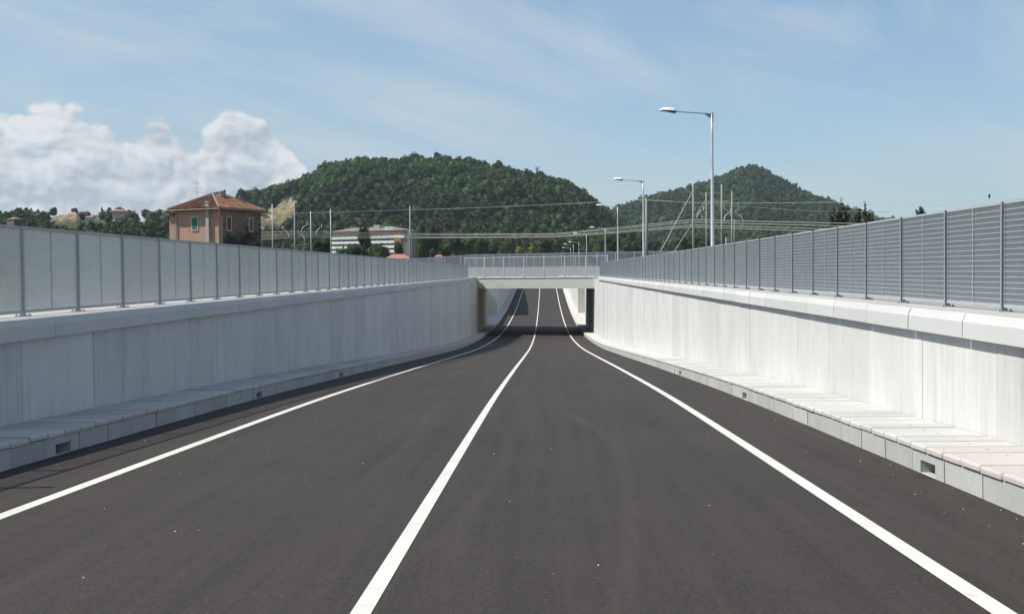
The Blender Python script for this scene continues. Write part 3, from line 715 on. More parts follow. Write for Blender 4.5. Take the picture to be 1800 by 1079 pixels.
# hills: height given by ridge lines
def interp_px(pts, off=lambda x: 12 if x > 380 else 13):
    xs = np.array([(p[0] - 957) / FPX for p in pts]); hs = np.array([(477 + (957 - p[0]) * .00944 - p[1] - off(p[0])) / FPX for p in pts]); return xs, np.maximum(hs, .001)
ridgeA = interp_px([(-700, 395), (-400, 390), (-100, 388), (0, 380), (60, 379), (120, 374), (200, 373), (260, 376), (330, 378), (400, 364), (425, 350), (470, 338), (500, 327), (540, 312), (570, 295), (600, 287), (640, 280), (690, 282), (740, 281), (800, 283), (850, 292), (890, 299), (930, 306), (960, 312), (1000, 325), (1030, 342), (1060, 364), (1090, 392), (1130, 420), (1200, 445), (1300, 460), (1500, 468)])
ridgeB = interp_px([(900, 440), (1000, 420), (1060, 378), (1090, 364), (1120, 358), (1150, 347), (1200, 334), (1240, 321), (1260, 314), (1290, 302), (1322, 295), (1345, 304), (1380, 324), (1420, 343), (1450, 355), (1500, 372), (1550, 386), (1620, 402), (1750, 425), (1900, 440), (2300, 455)], lambda x: 10)
def vnoise(x, y, s, seed=0):
    def h(i, j): return np.modf(np.abs(np.sin(i * 127.1 + j * 311.7 + seed * 17.3) * 43758.5453))[0]
    x = x / s; y = y / s; xi = np.floor(x); yi = np.floor(y); u = x - xi; v = y - yi; u = u*u*(3-2*u); v = v*v*(3-2*v)
    return (h(xi, yi)*(1-u) + h(xi+1, yi)*u)*(1-v) + (h(xi, yi+1)*(1-u) + h(xi+1, yi+1)*u)*v
def hillA(a, r):
    h = np.interp(a, *ridgeA); rr = np.interp(a, [-1, -.30, -.22, .2], [1150, 1150, 1400, 1400]); r0 = np.interp(a, [-1, -.31, -.22, .2], [380, 400, 790, 760])
    s = np.clip((r - r0) / (rr - r0), 0, 1.6); p = np.where(s < 1, np.sin(np.clip(s, 0, 1) * PI / 2) ** 1.25, 1 - (s - 1) * .5)
    z = GZ + (h * rr) * p
    X = a * r; b_ = (vnoise(X, r, 90, 1) - .5) * 16 + (vnoise(X, r, 40, 2) - .5) * 8
    return z + b_ * np.sin(np.clip(s, 0, 1) * PI) * np.clip(h * 12, .15, 1)
def hillB(a, r):
    h = np.interp(a, *ridgeB); rr = 2500.; r0 = 1450.
    s = np.clip((r - r0) / (rr - r0), 0, 1.5); p = np.where(s < 1, np.sin(np.clip(s, 0, 1) * PI / 2) ** 1.3, 1 - (s - 1) * .4)
    X = a * r; b_ = (vnoise(X, r, 160, 3) - .5) * 30 + (vnoise(X, r, 70, 4) - .5) * 12
    return GZ + (h * rr) * p + b_ * np.sin(np.clip(s, 0, 1) * PI) * np.clip(h * 9, .1, 1)
def pos(a, r, z): return np.stack([EYE[0] + a * r, r, z], -1)
# px mask helpers: photo pixel -> a, and elevation angle of terrain point
def py_of(a, r, z): return 477 + (957 - (957 + a*FPX)) * .00944 - (z - 1.65) / r * FPX
def rockmask(a, r, z):
    px = 957 + a * FPX; py = py_of(a, r, z); n = (vnoise(px, py, 9, 5) - .5) * 22
    m1 = ((px - 488) / 36) ** 2 + ((py - 373 + n*.6 + (px - 488) * .55) / 21) ** 2 < 1 + n * .02
    m1b = ((px - 462) / 20) ** 2 + ((py - 392 + n*.5) / 12) ** 2 < 1
    m2 = ((px - 102) / 32) ** 2 + ((py - 380 + n*.3) / 6.5) ** 2 < 1
    m3 = ((px - 245) / 12) ** 2 + ((py - 376) / 4.5) ** 2 < 1
    m4 = (np.abs(py - (306 + (545 - px) * .40 + n * .2) - 12) < 2.4) & (px > 500) & (px < 560)
    m5 = ((px - 150) / 70) ** 2 + ((py - 371.5) / 3.0) ** 2 < 1
    return m1 | m1b | m2 | m3 | m4 | m5
def hill_mesh(name, fn, a0, a1, na, r0, r1, nr, label):
    A, Rr = np.meshgrid(np.linspace(a0, a1, na), np.linspace(r0, r1, nr)); Z = fn(A, Rr); V = pos(A, Rr, Z).reshape(-1, 3)
    i = np.arange(nr - 1)[:, None] * na + np.arange(na - 1)[None, :]; i = i.ravel(); Fc = np.vstack([np.stack([i, i+1, i+na+1], -1), np.stack([i, i+na+1, i+na], -1)])
    rk = rockmask(A, Rr, Z).ravel() if fn is hillA else np.zeros(V.shape[0], bool)
    V[:, 2] += np.where(rk, rng.normal(0, 1.2, len(V)), 0)
    V[:, 2] -= np.where(rk, 0, 3.0)
    tint = np.where(rk[:, None], 1.0, 0.0) * np.ones((1, 3))
    o = link(name, np_mesh(name, V, Fc, M['hill'], tint)); tag(o, label, kind='structure'); return o
mt, t, b = material('hill_ground', (.05, .07, .03), .95, spec=.2); M['hill'] = mt
g = t.new('ShaderNodeNewGeometry'); P = g.outputs['Position']; a = t.new('ShaderNodeAttribute'); a.attribute_name = 'tint'
rocky = t.mix(t.maprange(t.noise(P, .09, 5, .7), .4, .6, 0, 1), (.17, .115, .07), (.31, .24, .15)); rocky = t.mix(t.maprange(t.noise(P, .12, 5, .75), .48, .58, 0, .95), rocky, (.10, .12, .05))
t.l.new(t.mix(t.xyz(a.outputs['Color'])[0], (.035, .05, .018), rocky), b.inputs['Base Color'])
hill_mesh('wooded_hill', hillA, -.80, .26, 420, 380, 1750, 90, 'broad wooded hill filling the middle with a low ridge running left')
hill_mesh('conical_hill', hillB, -.05, .66, 240, 1450, 3100, 60, 'farther pointed wooded hill on the right')

def forest(fn, a0, a1, r0, r1, area, size, variants, label, skip=None, bluetint=1.0, dens=None):
    n = int((a1 - a0) * (r1 * r1 - r0 * r0) / 2 / area)
    a = rng.uniform(a0, a1, n); r = np.sqrt(rng.uniform(r0 * r0, r1 * r1, n)); z = fn(a, r)
    ok = (z > GZ + .6)
    # keep only slopes that face the viewer or crown the ridge
    rr = r + 14; ok &= ((fn(a, rr) - 1.65) / rr > (z - 1.65) / r - 0.0022)
    if skip is not None: ok &= ~skip(a, r, z)
    a, r, z = a[ok], r[ok], z[ok]
    Vs, Fs, Ts = [], [], []; n0 = 0
    which = rng.integers(0, len(variants), len(a))
    for w in range(len(variants)):
        I = np.where(which == w)[0]; V, Fc = variants[w]
        s = size * rng.uniform(.5, 1.0, len(I)) ** 1.0 * rng.choice([1, 1.25, 1.7], len(I), p=[.5, .35, .15]); hz = rng.uniform(.8, 1.25, len(I)); ang = rng.uniform(0, 2*PI, len(I))
        c_, s_ = np.cos(ang), np.sin(ang)
        X = (V[None, :, 0]*c_[:, None] - V[None, :, 1]*s_[:, None]) * s[:, None]; Y_ = (V[None, :, 0]*s_[:, None] + V[None, :, 1]*c_[:, None]) * s[:, None]; Z_ = V[None, :, 2] * (s*hz)[:, None] + (s*.55)[:, None]
        p = pos(a[I], r[I], z[I]); W = np.stack([X + p[:, 0:1], Y_ + p[:, 1:2], Z_ + p[:, 2:3]], -1)
        Vs.append(W.reshape(-1, 3)); k_ = np.arange(len(I))[:, None, None] * len(V); Fs.append((Fc[None] + k_).reshape(-1, 3) + n0); n0 += len(I) * len(V)
        patch = vnoise(p[:, 0], p[:, 1], 70, 9); g1 = rng.uniform(.55, 1.45, len(I)) * (.55 + .85 * patch ** 1.3)
        hue = rng.uniform(-1, 1, len(I)) * .55 + (vnoise(p[:, 0], p[:, 1], 120, 11) - .5)
        tt = np.stack([g1 * (1 + .38 * hue), g1 * (1 + .08 * hue), g1 * (1 - .15*hue) * bluetint], -1)
        brown = rng.random(len(I)) < .02; tt[brown] *= np.array([1.4, .9, 1.0])
        Ts.append(np.repeat(tt, len(V), 0))
    V = np.vstack(Vs); Fc = np.vstack(Fs); o = link('woodland', np_mesh('woodland', V, Fc, M['forest'], np.vstack(Ts))); tag(o, label, 'woodland', kind='stuff')
    print('forest', len(a), 'trees', len(Fc), 'tris'); return o
varA = [crown(1, 2, 66, .40, 1.0, s) for s in range(7)]
varB = [crown(1, 3, 46, .42, 1.0, 20 + s, ICO0) for s in range(6)]
def skipA(a, r, z):
    px = 957 + a * FPX; py = py_of(a, r, z); bld = (r < 880) & (px > 575) & (px < 745)
    vill = (np.abs(px - 127) < 10) & (py > 378) & (py < 402 + 4*vnoise(px, r, 5, 3)) | (np.abs(px - 206) < 14) & (py > 374) & (py < 396) | (np.abs(px - 160) < 12) & (py > 379) & (py < 405)
    below = rockmask(a, r, z) | rockmask(a, r, z + r * 9 / FPX) | rockmask(a, r, z + r * 16 / FPX) | ((px < 300) & rockmask(a, r, z + r * 22 / FPX))
    return below | bld | vill
forest(hillA, -.52, -.22, 400, 1200, 62, 3.6, varB, 'mixed trees and scrub covering the low left ridge', skipA)
forest(hillA, -.275, .085, 780, 1420, 34, 4.6, varA, 'dense green woodland covering the broad middle hill', skipA)
forest(hillB, .0, .34, 1450, 2560, 100, 6.4, varB, 'dark woodland covering the pointed right hill', None, 1.1)

# individual trees in front of the hill
def tree_meshes(kind, seed):
    g_ = np.random.default_rng(seed)
    if kind == 'round': V, Fc = crown(1, 8, 1300, .17, 1.0, seed)
    elif kind == 'tall': V, Fc = crown(1, 9, 1300, .15, 1.9, seed); V = V * np.array([.62, .62, 1])
    else:
        Vl, Fl, n = [], [], 0        # upswept ragged crown
        for i in range(26):
            a = g_.uniform(0, 2*PI); r0 = g_.uniform(0, .55); x0, y0 = math.cos(a)*r0, math.sin(a)*r0; L = g_.uniform(.9, 2.1) * (1.1 - r0)
            for k_ in range(60):
                s = g_.uniform(0, 1) ** .8; p = np.array([x0*(1 + .5*s), y0*(1 + .5*s), -1 + s * L]) + g_.normal(0, .10 * (1.1 - s), 3)
                q = g_.normal(0, 1, 3); q /= np.linalg.norm(q); w_ = g_.normal(0, 1, 3); w_ /= np.linalg.norm(w_); l_ = .13 * g_.uniform(.6, 1.3)
                Vl.append(np.array([p, p + q*l_, p + w_*l_*.7 + (0, 0, l_*.8)])); Fl.append([n, n+1, n+2]); n += 3
        V, Fc = np.vstack(Vl), np.array(Fl)
    return V, Fc
TM = {}
def tree(px, ytop, ybot_px_w, Y, label, kind='round', mat='leaf', group=None, hscale=1.0, nm='broadleaf_tree', gz=GZ):
    key = (kind, mat, (int(px) * 7) % 4)
    if key not in TM:
        V, Fc = tree_meshes(kind, 100 + key[2] + len(kind)); TM[key] = (np_mesh('crown', V, Fc, M[mat]), V[:, 2].max(), V[:, 2].min())
    me, zt, zb_ = TM[key]
    p = at(px, ytop, Y); R_ = ybot_px_w / 2 / FPX * Y; hz = R_ * hscale
    ztop = p[2]; zc = ztop - zt * hz
    e = empty(nm, (p[0], Y, gz - .1)); tag(e, label, 'tree', group)
    c_ = link('crown', me, e, (0, 0, zc - gz + .1), (0, 0, random.uniform(0, 6.28))); c_.scale = (R_, R_, hz)
    mb = MB(); hb = max(1.0, zc - gz + hz * .4); mb.tube([(0, 0, 0), (0, 0, hb * .5), (R_*.06, 0, hb)], [max(.06, R_*.10), max(.05, R_*.07), max(.02, R_*.03)], 7)
    for k_ in range(4):
        a = k_ * 1.7 + px; mb.tube([(0, 0, hb * (.45 + .1*k_)), (math.cos(a)*R_*.45, math.sin(a)*R_*.45, hb * (.7 + .1*k_))], [R_*.04 + .02, .02], 5)
    mb.build('trunk', M['bark'], e, True, False); return e
tree(641, 393, 46, 420, 'tall dark tree standing in front of the middle of the white block', 'tall', 'leaf_dark')
tree(621, 427, 34, 400, 'low dark bush left of the tall tree before the white block')
tree(669, 426, 50, 390, 'round bush right of the tall tree, hiding the lower storeys of the white block')
tree(701, 421, 34, 430, 'small dark tree in front of the orange wall of the block', 'tall', 'leaf_dark')
tree(600, 433, 36, 380, 'pale shrub at the lower left corner of the white block')
tree(566, 420, 36, 260, 'yellow green tree behind the fence, left of the white block', 'round', 'leaf')
tree(540, 432, 26, 280, 'small bush behind the fence between the slim masts')
tree(740, 384, 44, 520, 'poplar just right of the tall concrete pole', 'tall', 'leaf')
tree(758, 388, 50, 540, 'second poplar right of the tall concrete pole', 'tall', 'leaf_dark')
tree(779, 424, 34, 560, 'rounded tree at the foot of the hill right of the poplars')
xs = [800, 823, 846, 868, 888, 912, 935, 955, 978, 1002, 1030, 1052, 1078, 1104, 1125, 1150, 1172, 1195, 1218, 1245]
ROWL = ['first rounded tree of the row right of the poplars', 'second tree of the row at the foot of the hill, counted from the poplars', 'third tree of the row, above the left end of the overpass railing', 'fourth tree of the row, above the left part of the overpass',
 'tree just left of the bright yellow shrub', 'a', 'b', 'tree just right of the orange tinged shrub', 'second tree right of the orange tinged shrub, left of the three smallest lamps', 'tree right behind the three smallest street lamps',
 'tree behind the fifth lamp from the front, above the overpass railing', 'tree between the fourth and fifth street lamps', 'tree directly behind the third nearest street lamp', 'tree in the gap right of the third nearest street lamp',
 'tree directly behind the second nearest lamp and the thick concrete pole', 'tree just right of the thick concrete pole, behind the long guy wire', 'tree between the long and the short guy wire', 'tree just left of the guyed mast', 'tree right behind the foot of the guyed mast', 'last tree of the row, behind the nearest street lamp']
for i, x_ in enumerate(xs):
    yel = 912 <= x_ <= 935
    tree(x_, (432 if yel else 412 + (i * 37) % 17), (17 if yel else 30 + (i * 13) % 12), 600 + (i * 71) % 120,
         ('bright yellowing shrub, left one of the pair, behind the overpass fence' if x_ == 912 else 'orange tinged shrub, right one of the pair, behind the overpass fence') if yel else ROWL[i],
         'round', 'leaf_yellow' if yel else ('leaf' if i % 3 else 'leaf_dark'), None if yel else 'trees in a row along the foot of the hill', nm='yellow_shrub' if yel else 'broadleaf_tree')
tree(1481, 344, 76, 150, 'dark ragged tree above the right fence, taller of the pair', 'up', 'leaf_dark', None, 1.0)
tree(1520, 353, 58, 152, 'dark ragged tree above the right fence, shorter of the pair', 'up', 'leaf_dark', None, 1.1)
tree(1618, 362, 26, 60, 'sparse twiggy shrub top just showing over the right fence', 'up', 'leaf_dark', None, .7)
for px, yt, w_, lb in ((76, 368, 13, 'round tree on the left skyline, left of a pair'), (94, 362, 17, 'wide round tree on the left skyline, right of a pair'), (131, 363, 12, 'dark tree on the left skyline above the pale villa'),
                       (179, 361, 6, 'slim upright tree on the left skyline'), (192, 362, 9, 'small rounded tree on the left skyline beside the slim one'), (213, 361, 24, 'highest clump on the left skyline above the long villa'),
                       (255, 365, 16, 'round tree on the left skyline nearest the old house'), (273, 369, 20, 'broad dark tree on the left skyline touching the old house'), (48, 366, 34, 'wide low dark clump at the far left skyline'), (12, 371, 26, 'low dark clump at the left picture edge on the skyline'),
                       (422, 334, 14, 'round tree on the ridge just right of the old house chimney'), (441, 331, 9, 'pointed tree on the ridge beyond the old house'), (767, 265, 11, 'dark round tree standing proud on the hilltop')):
    Yt = 1120 if px < 300 else 1390; pt = at(px, yt, Yt); gz_ = float(hillA(np.array([(pt[0] - EYE[0]) / Yt]), np.array([float(Yt)]))[0])
    tree(px, yt + 2, w_, Yt, lb, 'tall' if px == 179 else 'round', 'leaf_dark', None, 1.0, 'broadleaf_tree', min(gz_, pt[2] - 6))
# bare tree on the ridge
p = at(944, 291, 1390); e = empty('bare_tree', (p[0], 1390, p[2] - 14)); tag(e, 'small leafless tree on the right shoulder of the middle hill', 'tree')
MB().tube([(0, 0, 0), (0, 0, 9)], [.5, .3], 6).build('trunk', M['bark'], e)
mb = MB()
for k_ in range(34):
    a = random.uniform(0, 6.28); r_ = random.uniform(1, 5); mb.tube([(0, 0, random.uniform(6, 9)), (math.cos(a)*r_*.5, math.sin(a)*r_*.5, random.uniform(9, 11)), (math.cos(a)*r_, math.sin(a)*r_, random.uniform(10, 14))], [.14, .09, .05], 3)
mb.build('branches', M['bark'], e)

# ------------------------------------------------------------------ old house
mt, t, b = material('old_plaster', (.42, .24, .17), .9, spec=.2); M['plaster'] = mt
g = t.new('ShaderNodeNewGeometry'); P = g.outputs['Position']; x, y, z = t.xyz(P)
n1 = t.noise(P, .9, 6, .65, .5); n2 = t.noise(P, 3.5, 5, .7); vine = t.noise(t.comb(t.math('MULTIPLY', x, 2.2), t.math('MULTIPLY', y, 2.2), t.math('MULTIPLY', z, .8)), 1.3, 6, .75, 1.2)
c_ = t.mix(t.maprange(n1, .42, .60, 0, 1), (.46, .235, .20), (.45, .30, .235)); c_ = t.mix(t.maprange(n2, .55, .70, 0, .6), c_, (.52, .42, .30))
low = t.maprange(z, 6.6, 4.0, 0, 1)
c_ = t.mix(t.math('MULTIPLY', t.maprange(vine, .45, .60, 0, .75), low), c_, (.36, .30, .13)); t.l.new(c_, b.inputs['Base Color']); bump(t, b, n2, .4, .02)
mt, t, b = material('shaded_plaster', (.20, .15, .12), .92, spec=.2); M['plaster_dark'] = mt  # plaster turned from the sun; shade painted into the colour, deeper towards the bottom
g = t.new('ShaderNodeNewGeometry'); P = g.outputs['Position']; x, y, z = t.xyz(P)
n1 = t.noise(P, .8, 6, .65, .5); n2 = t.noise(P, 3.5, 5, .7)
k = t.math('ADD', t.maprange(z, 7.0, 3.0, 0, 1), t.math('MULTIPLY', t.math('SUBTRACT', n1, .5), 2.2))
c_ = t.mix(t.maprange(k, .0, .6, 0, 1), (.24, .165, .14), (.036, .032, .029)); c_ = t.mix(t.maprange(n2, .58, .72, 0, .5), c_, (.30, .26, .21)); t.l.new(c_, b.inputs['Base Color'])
mt, t, b = material('terracotta', (.33, .14, .08), .85, spec=.2); M['tile'] = mt
g = t.new('ShaderNodeNewGeometry'); P = g.outputs['Position']; n1 = t.noise(P, 2.0, 6, .7); isl = g.outputs['Random Per Island']
c_ = t.mix(isl, (.17, .07, .045), (.30, .13, .08)); c_ = t.mix(t.maprange(n1, .50, .64, 0, .8), c_, (.30, .26, .15)); c_ = t.mix(t.maprange(t.noise(P, .8, 4, .6), .52, .66, 0, .7), c_, (.14, .085, .065)); t.l.new(c_, b.inputs['Base Color'])
def plain(n, c_, r=.7): M[n] = material(n, c_, r)[0]
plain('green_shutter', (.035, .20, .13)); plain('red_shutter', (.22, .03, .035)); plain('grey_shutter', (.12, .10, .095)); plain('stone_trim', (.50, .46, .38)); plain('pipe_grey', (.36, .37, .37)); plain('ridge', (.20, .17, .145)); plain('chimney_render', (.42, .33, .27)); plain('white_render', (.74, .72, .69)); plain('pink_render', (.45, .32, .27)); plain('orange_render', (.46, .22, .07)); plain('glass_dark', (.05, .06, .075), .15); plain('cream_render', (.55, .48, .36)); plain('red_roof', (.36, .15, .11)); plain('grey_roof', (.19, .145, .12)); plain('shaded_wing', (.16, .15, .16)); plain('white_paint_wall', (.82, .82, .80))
def house():
    Yc = 108.0; cp = at(384, 366, Yc); ex, ey, ez = cp[0], Yc, cp[2]      # near corner, eave height
    rz = math.radians(66)      # direction of the right (dark) face seen from the corner
    e = empty('old_house', (ex, ey, 0)); tag(e, 'old two storey house with peeling pink plaster and hipped tile roof', 'house')
    u = Vector((math.cos(rz), math.sin(rz), 0)); v = Vector((-math.sin(rz), math.cos(rz), 0))     # u along right face, v along left face
    A, B = 6.1, 5.05; z0, z1 = GZ - .1, ez - .12; ro = Matrix.Rotation(rz, 4, 'Z')
    ch = []
    def add(mb, nm, mat, par=e, smooth=False):
        for i, q in enumerate(mb.v): mb.v[i] = tuple(ro @ Vector(q))
        return mb.build(nm, mat, par, smooth)
    # local frame: x along u (right face), y along v (left face). right face is y=0, left face is x=0
    w1 = MB(); w1.box((0, 0, z0), (.3, B, z1)); add(w1, 'wall', M['plaster'])
    w2 = MB(); w2.box((.301, 0, z0), (A, .3, z1)); add(w2, 'wall', M['plaster_dark']); bpy.data.objects  # dark side
    w3 = MB(); w3.box((A - .3, .301, z0), (A, B, z1)); add(w3, 'wall', M['plaster']); w4 = MB(); w4.box((.301, B - .3, z0), (A - .301, B, z1)); add(w4, 'wall', M['plaster'])
    # hipped roof with tile courses
    ov = .46; x0, x1, y0, y1 = -ov, A + ov, -ov, B + ov; half = (y1 - y0) / 2; hr = 1.48; ym = (y0 + y1) / 2
    rd = MB(); cs = [(x0, y0), (x1, y0), (x1, y1), (x0, y1)]; ra, rb = (x0 + half * .93, ym), (x1 - half * .93, ym)
    ze = ez - .02
    rd.add([(*c_, ze - .10) for c_ in cs] + [(*c_, ze) for c_ in cs] + [(*ra, ze + hr), (*rb, ze + hr)],
           [(0,3,2,1), (0,1,5,4), (1,2,6,5), (2,3,7,6), (3,0,4,7), (4,5,9,8), (5,6,9), (6,7,8,9), (7,4,8)])
    roof = add(rd, 'roof', M['tile'])
    # tile ribs: half-round rows running up each slope
    tm = MB()
    def slope_rows(p0, p1, q0, q1, n):
        for i in range(n):
            s = (i + .5) / n; a = Vector(p0).lerp(Vector(p1), s); b2 = Vector(q0).lerp(Vector(q1), s)
            m_ = max(1, int((b2 - a).length / .8))
            for j in range(m_):
                c1_ = a.lerp(b2, j / m_); c2_ = a.lerp(b2, (j + 1.05) / m_); jit = Vector((0, 0, random.uniform(0, .02)))
                if (c2_ - c1_).length > .1: tm.tube([c1_ + jit + Vector((0, 0, .05)), c2_ + jit + Vector((0, 0, .03))], [.085, .07], 5)
    E4 = [(*c_, ze) for c_ in cs]; RA, RB = (*ra, ze + hr), (*rb, ze + hr)
    def face_rows(e0, e1, tA, tB, n):
        e0, e1, tA, tB = map(Vector, (e0, e1, tA, tB))
        for i in range(n):
            s = (i + .5) / n; base = e0.lerp(e1, s); L = (e1 - e0).length; d_ = s * L
            # inward direction, clipped by hips
            inw = (tA - e0); along = (e1 - e0).normalized(); inh = inw - along * inw.dot(along)
            f0 = (tA - e0).dot(along); f1 = (tB - e0).dot(along)
            k_ = 1.0 if f0 <= d_ <= f1 else (d_ / f0 if d_ < f0 else (L - d_) / (L - f1))
            slope_rows(base, base, base + inh * k_, base + inh * k_, 1)
    face_rows(E4[0], E4[1], RA, RB, 30); face_rows(E4[3], E4[0], RA, RA, 26); face_rows(E4[2], E4[3], RB, RA, 30); face_rows(E4[1], E4[2], RB, RB, 26)
    o = add(tm, 'tile_courses', M['tile'], roof); o['kind'] = 'stuff'
    rg = MB()
    for a, b2 in ((E4[0], RA), (E4[1], RB), (E4[2], RB), (E4[3], RA), (RA, RB)):
        rg.tube([Vector(a) + Vector((0, 0, .07)), Vector(b2) + Vector((0, 0, .07))], .11, 6)
    add(rg, 'ridge_tiles', M['ridge'], roof)
    gt = MB(); gt.tube([(x0 - .06, y0 - .06, ze - .06), (x0 - .06, y1, ze - .06)], .06, 6); gt.tube([(x0 - .06, y0 - .06, ze - .06), (x1, y0 - .06, ze - .06)], .06, 6); add(gt, 'gutter', M['ridge'])
    # chimneys
    def chim(x, y, w, h, zb): 
        c_ = MB(); c_.box((x - w/2, y - w/2, zb), (x + w/2, y + w/2, zb + h)).box((x - w/2 - .05, y - w/2 - .05, zb + h - .16), (x + w/2 + .05, y + w/2 + .05, zb + h - .06)); return add(c_, 'chimney', M['chimney_render'], roof)
    chim(3.0, 2.2, .62, .95, ze + .85)
    fp = MB(); fp.tube([(3.62, 2.2, ze + .8), (3.62, 2.2, ze + 1.95)], .11, 8); add(fp, 'flue_pipe', M['dark'], roof)
    for k_ in (0, .32, .64):
        fp = MB(); fp.tube([(4.5 + k_ * .7, 1.0, ze + .45), (4.5 + k_ * .7, 1.0, ze + 1.05)], .06, 6); add(fp, 'flue_pipe', M['red_roof'], roof)
    # chimney breast up the left face with its stack
    cb = MB(); cb.box((-.28, .92, z0), (-.002, 1.26, ze + .55)); cb.box((-.33, .88, ze + .55), (.05, 1.30, ze + .65)); add(cb, 'outside_chimney_flue', M['pipe_grey'])
    # drain pipes
    dp = MB(); dp.tube([(-.4, -.35, ze - .15), (-.08, -.08, ze - .55), (.35, -.07, ze - .75), (.35, -.07, z0)], .05, 6); add(dp, 'drainpipe', M['stone_trim'])
    dp = MB(); dp.tube([(-.09, B - .25, ze - .15), (-.09, B - .25, z0)], .06, 6); add(dp, 'drainpipe', M['pipe_grey'])
    # windows
    def win(side, c_, w, zt, h, shut, half=False):
        fr = MB(); s = .09; a, b2 = c_ - w/2, c_ + w/2
        def bx(mb, p, q, d0, d1, za, zb):
            if side == 'L': mb.box((d0, p, za), (d1, q, zb))
            else: mb.box((p, d0, za), (q, d1, zb))
        bx(fr, a - s, a, -.05, -.001, zt - h - s, zt + s); bx(fr, b2, b2 + s, -.05, -.001, zt - h - s, zt + s); bx(fr, a, b2, -.05, -.001, zt, zt + s); bx(fr, a, b2, -.07, -.001, zt - h - s, zt - h)
        f_ = add(fr, 'window', M['stone_trim'])
        sl = MB(); n = 14
        for q in (0, 1):
            p0, p1 = a + q * w/2 + .008, a + (q + 1) * w/2 - .008
            for i in range(n): bx(sl, p0, p1, -.035, -.012, zt - h + h*i/n + .012, zt - h + h*(i+1)/n - .006)
            bx(sl, p0, p1, -.012, -.002, zt - h + .005, zt - .005)
        add(sl, 'shutter', shut, f_)
    win('L', 2.72, .62, ez - .78, 1.10, M['green_shutter']); win('R', 1.42, .56, ez - .74, 1.18, M['red_shutter']); win('R', 4.62, .50, ez - .78, 1.16, M['grey_shutter'])
    sh = MB().box((5.05, -.05, ez - 1.95), (5.62, -.01, ez - .80)); add(sh, 'open_shutter', M['grey_shutter'])
    # low annex at the left end
    an = MB(); an.box((-.02, B + .002, z0), (3.0, B + .62, z1 - .35)); add(an, 'annex', M['plaster'])
    ar = MB(); ar.box((-.35, B - .1, z1 - .34), (3.2, B + .98, z1 - .20)); add(ar, 'annex_roof', M['tile'])
    # cable pole strapped to the annex corner, aerial
    a_ = MB(); a_.tube([(2.4, B - .6, ze), (2.4, B - .6, ze + 2.9)], .016, 5)
    for zz, l_ in ((2.6, .35), (2.1, .5), (1.8, .3)): a_.tube([(2.4 - l_, B - .6, ze + zz), (2.4 + l_, B - .6, ze + zz)], .011, 4); a_.tube([(2.4, B - .6 - l_, ze + zz), (2.4, B - .6 + l_, ze + zz)], .011, 4)
    a_.tube([(2.4, B - .6, ze + 1.7), (2.8, B - 1.7, ze + 1.65)], .012, 4)
    add(a_, 'aerial', M['pipe_grey'])
house()

# ------------------------------------------------------------------ white block with long balconies
def block():
    Y = 780.; S = Y / FPX
    pl = at(582, 444, Y); zg = GZ
    def X(px): return at(px, 440, Y)[0]
    def Z(py, px=650): return at(px, py, Y)[2]
    e = empty('apartment_block', (X(583), Y, 0)); tag(e, 'long white block with banded balconies and a brown roof below the hill', 'building')
    e.rotation_euler = (0, 0, math.radians(-24)); ox = X(583); W = (X(722) - ox) * 1.06; D = 14.; zt = Z(407)
    MB().box((0, 1.6, zg), (W, D, zt)).build('wall', M['pink_render'], e)
    MB().box((W * .86, .2, zg), (W * .95, 1.599, Z(414))).build('orange_stair_wall', M['orange_render'], e)
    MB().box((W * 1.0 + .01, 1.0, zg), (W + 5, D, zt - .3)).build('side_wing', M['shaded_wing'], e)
    rf = MB(); rf.add([(-1, -.3, zt), (W + 1, -.3, zt), (W + 1, D + 1, zt), (-1, D + 1, zt), (W * .22, D * .5, Z(400)), (W * .78, D * .5, Z(400))], [(0,1,2,3), (0,1,5,4), (1,2,5), (2,3,4,5), (3,0,4)])
    roof = rf.build('roof', M['grey_roof'], e); MB().box((W*.54, D*.3, Z(403)), (W*.62, D*.55, Z(396.5))).build('lift_housing', M['pipe_grey'], roof)
    for i, py in enumerate((420.5, 428.8, 437, 445)):
        z0 = Z(py + .0); h = 4.3 * S; Wf = W * (1.0 if i == 0 else .865)
        n = 10
        for k_ in range(n):
            a = Wf * k_ / n; MB().box((a + .07, 0, z0), (a + Wf / n - .07, .18, z0 + h)).build('balcony_panel', M['white_paint_wall'], e)
        MB().box((0, .19, z0 - .12), (Wf, 1.59, z0 + .05)).build('balcony_floor', M['pipe_grey'], e)
        for k_ in range(14):
            a = Wf * (k_ + .2) / 14; w_ = MB().box((a, 1.55, z0 + .2), (a + Wf/14 * .6, 1.605, z0 + 2.35)).build('window', M['glass_dark'], e)
    # roof sign: a framework carrying small white letters
    sg = MB().box(((X(686) - ox) * 1.06, 0, Z(406.6)), ((X(703) - ox) * 1.06, .15, Z(405.8))); s_ = sg.build('sign_frame', M['white_paint_wall'], e)
    zs0, zs1 = Z(405.6), Z(400.4); x_ = (X(686) - ox) * 1.06; lw = (X(703) - X(686)) * 1.06 / 6
    glyph = {'F': [(0,0,.18,1),(0,.82,.8,1),(0,.42,.65,.58)], 'I': [(.3,0,.5,1)], 'O': [(0,0,.18,1),(.62,0,.8,1),(.18,0,.62,.18),(.18,.82,.62,1)], 'M': [(0,0,.18,1),(.62,0,.8,1),(.32,.4,.48,1),(.18,.82,.62,1)], 'P': [(0,0,.18,1),(.18,.82,.8,1),(.18,.42,.8,.58),(.62,.58,.8,.82)]}
    for i, ch in enumerate('OMIIPI'):
        mb = MB()
        for (a, b2, c_, d_) in glyph[ch]: mb.box((x_ + lw*(i + a*.95), -.05 , zs0 + (zs1-zs0)*b2), (x_ + lw*(i + c_*.95), .12, zs0 + (zs1-zs0)*d_))
        mb.build('sign_letter', M['white_paint_wall'], e)
block()

